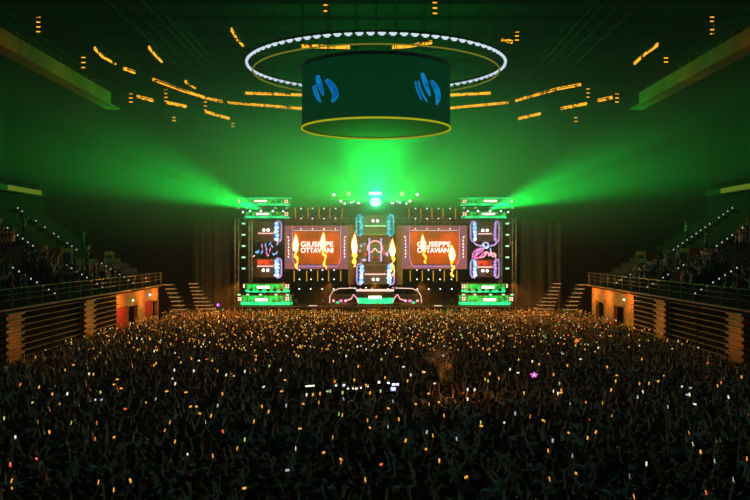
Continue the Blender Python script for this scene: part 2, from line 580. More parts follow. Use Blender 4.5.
    # wall lamps over the doors
    for (y, z, mat, lab) in (((78.4, 3.55, 'exitg', 'greenish emergency lamp over the dark doorway between the red doors'), (84.3, 3.75, 'white', 'white wall lamp over the red door nearer the stage')) if s < 0 else ((76.2, 3.75, 'exitg', 'pale green emergency lamp over the dark doorway in the orange wall'),)):
        t = thing('wall_lamp', lab, 'wall lamp', (s * (X - 0.1), y, z), 'lamps on the concourse walls')
        MB().box((s * (X - 0.04), y, z), (0.08, 0.5, 0.24), ch=0.02).build('housing', 'black', t)
        MB().box((s * (X - 0.12), y, z), (0.1, 0.42, 0.18), ch=0.03).build('diffuser', mat, t)
    for y in (74.5, 81.5, 86.5):
        lamp('POINT', 'concourse_lamp', (s * (XS - 0.9), y, 3.9), (1.0, 0.30, 0.035), 150, shadow_soft_size=0.15)
    for y in (51.0, 64.4, 71.5):
        lamp('POINT', 'slat_fill', (s * (XS - 1.5), y - 0.4, 3.0), (1.0, 0.30, 0.04), 9, shadow_soft_size=0.1)  # added lamp that warms the slats, no fixture there
    # aisle stairs with step lights
    for j, (y, st) in enumerate(((80.6, 'closest to the stage'), (71.5, 'second from the stage'), (61.0, 'third from the stage'))):
        t = thing('aisle_stair', 'dark aisle stair with small white step lights in %s, %s' % (STAND[s], st), 'stairs', (s * 23, y, ZD), 'aisle stairs of the stands')
        mb, ml = MB(), MB()
        for i in range(8):
            x, z = 22.75 + 0.425 * i, ZD + 0.12 + 0.26 * i
            mb.box((s * (x + 0.21), y, z), (0.43, 1.1, 0.28), ch=0.02)
        mb.build('lower_flight', 'concrete', t)
        mb = MB()
        for i in range(14):
            x, z = 28.1 + 0.425 * i, 7.95 + 0.30 * i
            mb.box((s * (x + 0.21), y, z), (0.43, 1.1, 0.3), ch=0.02)
        mb.build('upper_flight', 'concrete', t)
        for i in range(8):
            x, z = 22.75 + 0.425 * i, ZD + 0.12 + 0.26 * i
            MB().box((s * x, y - 0.6, z + 0.3), (0.05, 0.12, 0.10)).build('step_light', 'stepl', t)
        for i in range(14):
            if rnd.random() < 0.15:
                continue
            x, z = 28.1 + 0.425 * i, 7.95 + 0.30 * i
            MB().box((s * x, y - 0.6, z + 0.3), (0.05, 0.12, 0.10)).build('step_light', 'stepl', t)
    # vomitory blocks
    for j, (y, x, z, st) in enumerate(((75.5, 27.3, 7.6, 'mid way along'), (85.3, 26.6, 7.3, 'towards the stage'), (84.8, 32.6, 9.6, 'high beside the balcony'), (75.6, 32.6, 9.8, 'high and further from the stage'))):
        t = thing('vomitory', 'brown stair entrance in the seating of %s, %s' % (STAND[s], st), 'stair entrance', (s * x, y, z - 0.8), 'stair entrances in the stands')
        mb = MB()
        mb.prism([(-1.5, -0.75), (1.3, -0.75), (1.5, 0.75), (-1.7, 0.75)], 1.2, 0, (s * x, y, z), (0, 1, 0), (0, 0, 1), (s, 0, 0))
        mb.build('surround', 'fascia', t)
        MB().box((s * (x - 0.03), y - 0.2, z - 0.15), (0.08, 1.7, 1.1)).build('opening', 'void', t)  # dark slab stands in for the shaded depth of the entrance
    lamp('POINT', 'entrance_lamp', (s * 31.4, 76, 9.7), (1.0, 0.42, 0.10), 55, shadow_soft_size=0.1)
    lamp('POINT', 'entrance_lamp', (s * 26.2, 66.5, 9.4), (1.0, 0.42, 0.10), 30, shadow_soft_size=0.1)
    # stair tower between stand and stage
    for (xa, xb, n_, d, nm_, grow) in ((XS - 0.3, XS - 2.0, 10, 89.6, 'beside the end of', 0.0), (XS - 2.3, XS - 3.4, 11, 92.5, 'nearer the stage, in front of', 1.8)):
        t = thing('stair_flight', 'open stair with lit tread edges %s %s' % (nm_, STAND[s]), 'stairs', (s * xa, d, 0), 'stairs at the stage end')
        for i in range(n_):
            u = i / (n_ - 1)
            z = 4.55 - u * 3.9
            w = 0.9 + 0.5 * u + grow * u * u
            x = xa + (xb - xa) * u - (w - 0.9) / 2
            if i < 60:
                tr = MB().box((s * x, d, z), (w, 1.3, 0.09), ch=0.02).build('tread', 'treads', t)
                MB().box((s * x, d - 0.67, z), (w * 0.96, 0.03, 0.07)).build('nosing', 'stepw', tr)
        mb = MB()
        mb.tube([(s * (xa + 0.3), d + 0.4, 4.5), (s * (xb + 0.3), d + 0.4, 0.1)], 0.08)
        mb.tube([(s * (xa - 0.3), d + 0.4, 4.5), (s * (xb - 0.3), d + 0.4, 0.1)], 0.08)
        mb.tube([(s * xa, d + 0.4, 4.5), (s * xa, d + 0.4, 0.0)], 0.08)
        mb.build('stringers', 'steel', t)
    # empty seats towards the stage
    return


for s in (-1, 1):
    stand(s)

# moulded seats of the emptier block at the stage end
seat_me = None
for s in (-1, 1):
    for r_, (x, z) in enumerate(LOW[1:]):
        for k in range(24):
            y = 72.6 + k * 0.62
            if 79.8 < y < 81.5:
                continue
            if seat_me is None:
                mb = MB()
                mb.box((0, 0, 0.40), (0.42, 0.46, 0.06), ch=0.02)
                mb.prism([(0.16, 0.40), (0.22, 0.40), (0.30, 0.85), (0.25, 0.86)], 0.44, 0, (0, -0.22, 0), (1, 0, 0), (0, 0, 1), (0, 1, 0))
                mb.box((0.12, 0, 0.19), (0.08, 0.30, 0.38))
                first = mb.build('stadium_seat', 'seat')
                seat_me = first.data
                o = first
            else:
                o = first.copy()
                COL.objects.link(o)
            o.location = (s * (x + 0.4), y, z)
            o.rotation_euler = (0, 0, 0 if s > 0 else PI)
            tag(o, 'empty seat in the %s row of %s, %s from the concourse end' % (['lowest', 'middle', 'top'][r_], STAND[s], 'first second third fourth fifth sixth seventh eighth ninth tenth eleventh twelfth thirteenth fourteenth fifteenth sixteenth seventeenth eighteenth nineteenth twentieth twenty-first twenty-second twenty-third twenty-fourth'.split()[k]), 'seat', 'empty seats at the stage end of the stands')

# ------------------------------------------------------------------ roof steelwork
for s in (-1, 1):
    # long fascia of the service gallery, high above the stands
    mb = MB()
    y = 46.0
    k = 0
    while y < 89:
        mb.box((s * 28, y + 1.15, 24.2), (0.25, 2.26, 1.25), ch=0.03)
        mb.box((s * (28 + 0.2), y + 2.3, 24.4 + 0.25 * math.sin(k * 1.7)), (0.3, 0.14, 1.6))
        y += 2.3
        k += 1
    mb.box((s * 28.6, 69.5, 23.6), (1.4, 47, 0.12))
    struct(mb.build('trim_%d' % (3 if s < 0 else 4), 'fascia'))
    for y in (52, 64, 76):
        lamp('POINT', 'fascia_fill', (s * 25.6, y, 22.2), (1.0, 0.85, 0.30), 70, shadow_soft_size=0.1)  # added warm lamp that brightens the gallery fascia
    for j, (x, w_, z) in enumerate(((20.4, 1.5, 28.6), (17.6, 0.9, 27.9))):
        mb = truss(MB(), (s * x, 60, z), (s * x, 126, z), w_, 2.0, 0.06 if j == 0 else 0.045)
        o = mb.build('roof_truss', 'roofsteel')
        tag(o, '%s steel lattice roof truss running to the stage above %s' % (['deep outer', 'slim inner'][j], STAND[s]), 'truss', 'long roof trusses')
    mb = truss(MB(), (s * 33, 60, 29), (s * 33, 126, 27), 1.2, 2.0, 0.05)
    tag(mb.build('roof_truss', 'roofsteel'), 'steel lattice roof truss close to the outer wall above %s' % STAND[s], 'truss', 'long roof trusses')
for j, y in enumerate((84, 92, 101, 110, 119)):
    mb = truss(MB(), (-38, y, 29.6 + (0.5 if j % 2 else 0)), (38, y, 29.6 + (0.5 if j % 2 else 0)), 1.3, 2.2, 0.05)
    tag(mb.build('cross_truss', 'roofsteel'), 'dark lattice truss spanning the roof crosswise, %s' % ['nearest, over the light ring', 'second from the camera', 'middle of five', 'fourth from the camera', 'furthest, behind the stage'][j], 'truss', 'cross trusses of the roof')


def catwalk(pts, label, wid=0.9, posts=True):
    pts = [Vector(p) for p in pts]
    c = pts[len(pts) // 2]
    t = thing('catwalk', label, 'catwalk', c, 'amber lit catwalks in the roof')
    fl, rl, ll = MB(), MB(), MB()
    for a, b in zip(pts[:-1], pts[1:]):
        d = (b - a)
        L = d.length
        q = d.to_track_quat('X', 'Z').to_matrix()
        fl.box((a + b) / 2, (L, wid, 0.08), rot=q)
        sd = q @ Vector((0, wid / 2, 0))
        for e in (-1, 1):
            for z in (0.55, 1.05):
                rl.tube([a + sd * e + Vector((0, 0, z)), b + sd * e + Vector((0, 0, z))], 0.03, 4)
            n = max(2, int(L / 1.2))
            for k in range(n + 1):
                p = a + d * k / n + sd * e
                rl.tube([p, p + Vector((0, 0, 1.05))], 0.03, 4)
        ll.box((a + b) / 2 + Vector((0, -wid / 2 - 0.08, -0.02)), (L, 0.12, 0.34), rot=q)
    fl.build('walkway', 'roofsteel', t)
    rl.build('handrail', 'roofsteel', t)
    ll.build('edge_glow', 'amber', t)  # glowing band painted where the walkway edge catches warm light
    for p in (pts[0], pts[-1]):
        MB().tube([p, (p.x, p.y, ZR)], 0.025, 4).build('hanger_rod', 'roofsteel', t)
    return t


def hanger(px, y0, y1, d, label):
    """short drop ladder, its steps glowing in place of light on them"""
    t = thing('drop_ladder', label, 'ladder', W(px, y1, d), 'lit ladders hanging from the roof')
    a, b = W(px, y0, d), W(px, y1, d)
    for e in (-0.22, 0.22):
        MB().tube([a + Vector((e, 0, 0)), b + Vector((e, 0, 0))], 0.045, 4).build('rail', 'roofsteel', t)
    mb = MB()
    n = max(2, int((a - b).length / 0.4))
    for i in range(n):
        p = a.lerp(b, (i + 0.5) / n)
        mb.box(p, (0.42, 0.06, 0.09))
    mb.build('glow_rungs', 'amber', t)  # emission here replaces warm light falling on the steel
    MB().tube([a, (a.x, a.y, ZR)], 0.025, 4).build('hanger_rod', 'roofsteel', t)


CW = [
    ([(154, 80, 100), (170, 86, 104), (186, 92, 108)], 'amber lit catwalk curving in the roof above the stand with the red doors'),
    ([(187, 92, 108), (205, 98, 110), (223, 102, 112)], 'amber lit catwalk joining the lattice truss beside the stand with the red doors'),
    ([(515, 101, 112), (540, 94, 110), (558, 89, 106)], 'amber lit catwalk joining the lattice truss above the stand with the arched opening'),
    ([(559, 89, 106), (580, 85, 103)], 'short bright amber catwalk at the outer bend above the stand with the arched opening'),
    ([(246, 93.5, 112), (303, 95.5, 112)], 'amber catwalk behind the light ring, upper one beside the shard tower side'),
    ([(449, 95.5, 112), (490, 93.5, 112)], 'amber catwalk behind the light ring, upper one beside the scribble tower side'),
    ([(228, 103, 118), (303, 109, 118)], 'amber catwalk low behind the hanging scoreboard, shard tower side'),
    ([(449, 108.5, 118), (508, 103, 118)], 'amber catwalk low behind the hanging scoreboard, scribble tower side'),
    ([(302, 47, 86), (350, 48, 86)], 'amber catwalk seen through the light ring, crystal shard half'),
    ([(392, 48, 86), (407, 47, 86), (432, 43, 86)], 'amber catwalk seen through the light ring, neon scribble half'),
    ([(168, 103, 104), (187, 107, 106)], 'thin low amber catwalk piece under the curving catwalk, outer'),
    ([(206, 112, 108), (230, 119, 110)], 'thin low amber catwalk piece beside the lattice truss foot'),
    ([(560, 109, 106), (586, 104, 104)], 'thin low amber catwalk under the outer bend, arched opening side'),
    ([(518, 119, 110), (540, 114, 108)], 'thin low amber catwalk near the truss foot, arched opening side'),
    ([(138, 97, 92), (154, 101, 94)], 'short amber walkway beside the brown gallery fascia, red door side'),
    ([(597, 101, 94), (611, 98, 92)], 'short amber walkway beside the brown gallery fascia, arched opening side'),
    ([(96, 49, 84), (104, 57, 86), (117, 64, 88)], 'amber catwalk high above the gallery fascia, red door side'),
    ([(633, 64, 88), (644, 54, 86), (657, 45, 84)], 'amber catwalk high above the gallery fascia, arched opening side'),
    ([(125, 69, 90), (136, 73, 92)], 'very short amber catwalk end above the gallery fascia'),
    ([(150, 48, 84), (157, 56, 86), (163, 62, 88)], 'steep amber catwalk piece between two roof trusses'),
    ([(232, 30, 84), (238, 40, 86), (244, 46, 88)], 'bright steep amber catwalk piece just outside the light ring'),
    ([(501, 40, 86), (512, 43, 86)], 'cluster of amber lit catwalk end outside the light ring'),
    ([(186, 82, 100), (196, 88, 104)], 'small amber catwalk stub above the long curving catwalk'),
]
for pts, lab in CW:
    catwalk([W(*p) for p in pts], lab, 0.7)
for (px, a, b, d, lab) in ((38.5, 15, 34, 84, 'amber lit ladder at the far outer roof above the red doors side'),
                           (83.5, 55, 70, 84, 'faint ladder above the brown fascia, red door side'),
                           (712, 15, 36, 84, 'amber lit ladder at the far outer roof above the arched opening side'),
                           (666, 56, 64, 84, 'faint ladder above the brown fascia, arched opening side'),
                           (166, 88, 103, 104, 'lit ladder dropping from the curving catwalk, outer'),
                           (205.5, 100, 112, 108, 'lit ladder dropping beside the lattice truss'),
                           (588, 87, 99, 103, 'lit ladder at the outer bend of the catwalk'),
                           (517, 30, 42, 86, 'bright amber ladder just outside the light ring'),
                           (435, 0, 16, 72, 'faint amber ladder above the light ring'),
                           (326, 2, 14, 72, 'faint ladder above the ring on the crystal shard half'),
                           (174, 116, 122, 104, 'tiny lit ladder end below the thin catwalks'),
                           (576, 116, 123, 104, 'tiny lit ladder end below the outer bend'),
                           (233, 122, 128, 112, 'lit ladder end under the lattice truss foot'),
                           (131, 92, 104, 92, 'ladder beside the end of the brown fascia'),
                           (617, 92, 104, 92, 'ladder beside the end of the fascia, arched opening side')):
    hanger(px, a, b, d, lab)

# ------------------------------------------------------------------ hanging scoreboard and light ring
SX, SD, SR = 0.08, 66.4, 5.78
zb = CAMZ + 9.45
sb = thing('scoreboard', 'big dark round scoreboard hanging over the floor with two blue logos', 'scoreboard', (SX, SD, zb))
mb = MB()
N = 48
circ = lambda r, z, n=N: [(SX + r * math.cos(2 * PI * k / n), SD + r * math.sin(2 * PI * k / n), z) for k in range(n)]
vs = circ(SR, zb + 0.05) + circ(SR, zb + 4.6)
fs = [(k, (k + 1) % N, (k + 1) % N + N, k + N) for k in range(N)] + [tuple(range(N))[::-1], tuple(range(N, 2 * N))]
mb.add(vs, fs)
mb.m = [0] * N + [1, 1]
mb.build('screen_drum', [emis('drum_green_emission', (0.0, 0.0165, 0.0045), 1.0), pbr('drum_underside', (0.035, 0.035, 0.035), 0.9)], sb)  # even dark green emission all over the drum side
MB().tube(circ(SR + 0.02, zb + 4.65), 0.14, 6, closed=True).build('top_rim', 'steel', sb)
MB().tube(circ(SR + 0.02, zb), 0.075, 6, closed=True).build('rim_light', 'hoop', sb)
for k in range(8):
    w = 2 * PI * (k + 0.5) / 8
    p = (SX + 4 * math.cos(w), SD + 4 * math.sin(w))
    MB().tube([(p[0], p[1], zb + 4.6), (p[0], p[1], ZR - 0.5)], 0.035, 4).build('hanging_cable', 'steel', sb)


def on_drum(px, py, r=SR + 0.05):
    d = SD - r
    for _ in range(8):
        x = (px - 375) / F * d - SX
        d = SD - math.sqrt(max(0.01, r * r - x * x))
    return W(px, py, d)


def ribbon(mb, cl, widths, mi=0, off=0.0):
    """strip along px,py centre line with px widths, laid on the drum"""
    n = len(cl)
    L, Rr = [], []
    for i, (x, y) in enumerate(cl):
        a = cl[max(0, i - 1)]
        b = cl[min(n - 1, i + 1)]
        tx, ty = b[0] - a[0], b[1] - a[1]
        l = math.hypot(tx, ty) or 1
        nx, ny = -ty / l, tx / l
        w = widths[i] / 2
        L.append(on_drum(x + nx * w, y + ny * w, SR + 0.05 + off))
        Rr.append(on_drum(x - nx * w, y - ny * w, SR + 0.05 + off))
    mb.add(L + Rr, [(i, i + 1, n + i + 1, n + i) for i in range(n - 1)], mi)


def smooth(cl, n=14):
    """Catmull-Rom through 2D or 3D points"""
    out = []
    P = [Vector(p) for p in cl]
    P = [P[0] * 2 - P[1]] + P + [P[-1] * 2 - P[-2]]
    for i in range(1, len(P) - 2):
        for k in range(n):
            t = k / n
            a, b, c, d = P[i - 1], P[i], P[i + 1], P[i + 2]
            out.append(0.5 * ((2 * b) + (c - a) * t + (2 * a - 5 * b + 4 * c - d) * t * t + (3 * b - a - 3 * c + d) * t ** 3))
    out.append(P[-2])
    return out


def cv(pts):
    return [(300 + u / 4.69, 60 + v / 4.69) for u, v in pts]


for strokes, fat in ((([(60, 122), (72, 165), (92, 198)], [(70, 116), (83, 160), (99, 199)], [(82, 72), (91, 112), (110, 166)], [(122, 92), (152, 126), (166, 165), (150, 198)]), (1.0, 1.4, 4.6, 6.0)),
                     (([(540, 98), (552, 148), (572, 190)], [(555, 98), (570, 150), (597, 198)], [(572, 60), (588, 108), (610, 170)], [(614, 96), (638, 132), (648, 172), (640, 211)]), (1.2, 1.6, 4.2, 5.0))):
    for st, w in zip(strokes, fat):
        c = [tuple(p) for p in smooth([p for p in cv(st)], 8)]
        n = len(c)
        prof = [w * (0.25 + 0.75 * math.sin(PI * min(1, (i + 1) / n * 1.05)) ** 0.6) for i in range(n)]
        mb = MB()
        ribbon(mb, c, [p + 0.7 for p in prof], 1)
        ribbon(mb, c, [max(0.3, p - 0.5) for p in prof], 0, 0.03)
        mb.build('logo_stroke', ['logo', 'logoedge'], sb)

RR, zr = 10.0, CAMZ + 14.4
rg = thing('light_ring', 'huge ring of small white lamps hanging around the scoreboard', 'light ring', (SX, SD, zr))
MB().tube(circ(RR, zr + 0.16, 72), 0.06, 5, closed=True).build('ring_frame', 'roofsteel', rg)
MB().tube(circ(RR - 0.45, zr - 0.62, 72), 0.06, 5, closed=True).build('lower_hoop', 'hoopdim', rg)
NL = 84
for k in range(NL):
    w = 2 * PI * (k + 0.5) / NL
    p = Vector((SX + RR * math.cos(w), SD + RR * math.sin(w), zr))
    q = Matrix.Rotation(w + PI / 2, 3, 'Z')
    mb = MB()
    mb.box(p, (0.54, 0.2, 0.10), ch=0.03, rot=q)
    mb.box(p + Vector((0, 0, -0.1)), (0.3, 0.16, 0.1), ch=0.03, rot=q)
    mb.build('ring_lamp', 'ring', rg)
for k in range(12):
    w = 2 * PI * k / 12
    MB().tube([(SX + RR * math.cos(w), SD + RR * math.sin(w), zr + 0.3), (SX + RR * math.cos(w), SD + RR * math.sin(w), ZR - 0.5)], 0.03, 4).build('hanging_cable', 'steel', rg)

# ------------------------------------------------------------------ stage
SD0 = 96.0                                                          # plane of the stage front
zdeck = 2.0
st = thing('stage', 'wide black stage platform in front of the packed floor', 'stage', (0, SD0, 0))
mb = MB()
mb.box((0, 99.8, zdeck - 0.1), (32, 12.8, 0.2), ch=0.03)
mb.build('deck', 'deck', st)
mb = MB()
for i in range(23):
    mb.box((-15.6 + i * 1.417, 93.5, 0.95), (1.38, 0.08, 1.85), ch=0.02)
mb.build('skirt', 'black', st)
MB().box((0, 93.4, zdeck - 0.04), (32, 0.08, 0.1)).build('front_edge', 'wood', st)
# black back wall of the stage
mb = MB()
n = 300
vs, fs = [], []
for i in range(n + 1):
    x = -17 + 34 * i / n
    y = 106.6 + 0.12 * math.sin(i * 0.9)
    vs += [(x, y, 0.0), (x, y, 12.6)]
for i in range(n):
    fs.append((2 * i, 2 * i + 2, 2 * i + 3, 2 * i + 1))
mb.add(vs, fs)
o = mb.build('backdrop_curtain', 'drape', smooth=True)
tag(o, 'wide pleated black curtain closing off the back of the stage', 'curtain')


def drape(px0, px1, top, d, seed, lab):
    rr = random.Random(seed)
    a, b = W(px0, top, d), W(px1, top, d)
    t = thing('side_curtain', lab, 'curtain', ((a.x + b.x) / 2, d, 0), 'tall curtains beside the stage')
    n = 90
    vs, fs = [], []
    ph = rr.uniform(0, 6)
    for j in range(7):
        z = a.z * j / 6
        for i in range(n + 1):
            u = i / n
            x = a.x + (b.x - a.x) * u
            y = d + 0.22 * math.sin(u * 11 + ph + 0.12 * j) + 0.06 * math.sin(u * 27 + j * 0.1)
            vs.append((x, y, z))
    for j in range(6):
        for i in range(n):
            p = j * (n + 1) + i
            fs.append((p, p + 1, p + n + 2, p + n + 1))
    MB().add(vs, fs).build('pleats', 'drape', t, smooth=True)
    MB().tube([a + Vector((0, 0, 0.05)), b + Vector((0, 0, 0.05))], 0.09, 6).build('rail', 'steel', t)


drape(192, 204, 222, 97.5, 1, 'narrow tall curtain leg beside the stairs, shard tower side')
drape(205, 230, 220, 98.5, 2, 'broad tall pleated curtain next to the shard tower')
drape(548, 562, 222, 97.5, 3, 'narrow tall curtain leg beside the stairs, scribble tower side')
drape(521, 546, 220, 98.5, 4, 'broad tall pleated curtain next to the scribble tower')
for s in (-1, 1):
    lamp('POINT', 'curtain_fill', (s * 17.8, 95.4, 2.6), (1.0, 0.40, 0.09), 110, shadow_soft_size=0.15)  # added lamp that brings up the brown of the curtains


# fixtures
def blinder(px, py, d, label, nx=2, nz=2, cell=1.65, grp='cell blinder lights on the stage'):
    p = W(px, py, d)
    t = thing('blinder_light', label, 'blinder light', p, grp)
    c = cell * d / F
    MB().box(p + Vector((0, 0.14, 0)), (c * nx * 1.2 + 0.1, 0.2, c * nz * 1.2 + 0.1), ch=0.03).build('housing', 'black', t)
    for i in range(nx):
        for k in range(nz):
            q = p + Vector(((i - (nx - 1) / 2) * c * 1.28, 0, (k - (nz - 1) / 2) * c * 1.28))
            MB().disc(q, c * 0.52, (0, 1, 0), 0.08, 10).build('lamp_cell', 'red_cell', t)
    MB().tube([p + Vector((0, 0.2, 0)), p + Vector((0, 1.7, 0))], 0.03, 4).build('bracket', 'steel', t)
    MB().tube([p + Vector((-c * nx * 0.7, 0.14, 0)), p + Vector((-c * nx * 0.7, 0.3, c * nz)), p + Vector((c * nx * 0.7, 0.3, c * nz)), p + Vector((c * nx * 0.7, 0.14, 0))], 0.02, 4).build('yoke', 'steel', t)


def strobe(px, py, w, h, d, label):
    p = W(px, py, d)
    t = thing('strobe_light', label, 'strobe light', p, 'strobe bars on the stage')
    c = d / F
    MB().box(p + Vector((0, 0.14, 0)), (w * c + 0.14, 0.22, h * c + 0.1), ch=0.03).build('housing', 'black', t)
    MB().box(p, (w * c, 0.08, h * c), ch=0.02).build('tube_window', 'strobe', t)
    for e in (-1, 1):
        MB().box(p + Vector((e * w * c * 0.4, 1.0, 0)), (0.07, 1.6, 0.07)).build('clamp', 'steel', t)


def mover(px, py, d, label, mat='white', r=0.9, face=(0, -1, 0), base=-1, grp='moving head lights on the stage', thin=False):
    p = W(px, py, d)
    t = thing('moving_head', label, 'stage light', p, grp)
    c = r * d / F
    f = Vector(face).normalized()
    hd = MB()
    hd.tube([p + f * 0.02, p - f * 0.12, p - f * 0.38, p - f * 0.45], [c * 1.15, c * 1.25, c * 1.0, c * 0.5], 10)
    hd.build('head', 'black', t, smooth=True)
    MB().disc(p + f * 0.04, c, f, 0.05, 12).build('lens', mat, t)
    yk = MB()
    z = base * c * 1.9
    yk.tube([p + Vector((-c * 1.4, 0.2, 0)), p + Vector((-c * 1.4, 0.2, z)), p + Vector((c * 1.4, 0.2, z)), p + Vector((c * 1.4, 0.2, 0))], 0.025, 4)
    yk.build('yoke', 'steel', t)
    MB().box(p + Vector((0, 0.2, z + base * 0.08)), (c * 2.6, 0.3, 0.14), ch=0.03).build('base', 'black', t)
    MB().box(p + Vector((0, 0.95, z + base * 0.08)), (0.08, 1.4, 0.06)).build('bracket', 'steel', t)


def small_lamp(px, py, d, label, mat, w=0.9, h=0.7, grp='small lamps on the stage', cat='small lamp', name='pin_light', arm=(0, 0.3, 0)):
    p = W(px, py, d)
    t = thing(name, label, cat, p, grp)
    c = d / F
    MB().box(p, (w * c, 0.06, h * c), ch=0.02).build('lens', mat, t)
    MB().box(p + Vector((0, 0.11, 0)), (w * c + 0.08, 0.16, h * c + 0.08), ch=0.02).build('housing', 'black', t)
    MB().tube([p + Vector((0, 0.12, 0)), p + Vector((0, 0.12, 0)) + Vector(arm)], 0.02, 4).build('bracket', 'steel', t)


def arc_band(mb, xc, half, depth, d, z0, z1, mi=0, n=24, thick=0.12):
    """shallow bowed fascia, bulging towards the audience"""
    fr, bk = [], []
    for i in range(n + 1):
        u = -1 + 2 * i / n
        x = xc + u * half
        y = d - depth * math.sqrt(max(0, 1 - u * u * 0.98))
        fr.append((x, y))
        bk.append((x * 0.98 + xc * 0.02, y + thick))
    vs, fs = [], []
    for (x, y) in fr:
        vs += [(x, y, z0), (x, y, z1)]
    b = len(vs)
    for (x, y) in bk:
        vs += [(x, y, z0), (x, y, z1)]
    for i in range(n):
        a = 2 * i
        fs += [(a, a + 2, a + 3, a + 1), (b + a, b + a + 1, b + a + 3, b + a + 2), (a + 1, a + 3, b + a + 3, b + a + 1), (a, b + a, b + a + 2, a + 2)]
    fs += [(0, 1, b + 1, b), (2 * n, b + 2 * n, b + 2 * n + 1, 2 * n + 1)]
    mb.add(vs, fs, mi)


def pod(s, px_lo, px_hi, ytop, ybot, d, label, wash, lip, name='lighting_riser'):
    """two-storey bowed lighting riser tier: one tier"""
    a, b = W(px_lo, ytop, d), W(px_hi, ybot, d)
    xc, half = (a.x + b.x) / 2, abs(b.x - a.x) / 2
    zt, zb_ = a.z, b.z
    t = thing(name, label, 'lighting riser', (xc, d, zb_), 'bowed lighting risers of the stage')
    h = zt - zb_
    mb = MB()
    arc_band(mb, xc, half, 1.1, d + 0.9, zt - 0.12, zt)
    mb.build('top_rim', lip, t)
    mb = MB()
    arc_band(mb, xc, half * 0.93, 0.9, d + 1.0, zb_ + 0.26 * h, zt - 0.12)
    mb.build('fascia', 'ledgreen' if wash else 'steel', t)
    mb = MB()
    arc_band(mb, xc, half * 0.95, 1.0, d + 0.95, zb_, zb_ + 0.26 * h)
    mb.build('led_edge', 'ledmint', t)
    MB().box((xc, d + 1.2, (zt + zb_) / 2), (half * 1.8, 0.9, h * 0.9), ch=0.03).build('core', 'black', t)
    mb = MB()
    for i in range(9):
        x = xc + half * 0.9 * (-1 + 2 * i / 8)
        mb.tube([(x, d + 0.35, zb_), (x + 0.12, d + 0.35, zt)], 0.03, 4)
    mb.build('bracing', 'steel', t)
    return t


def mir(px, s):
    return px if s < 0 else 751 - px


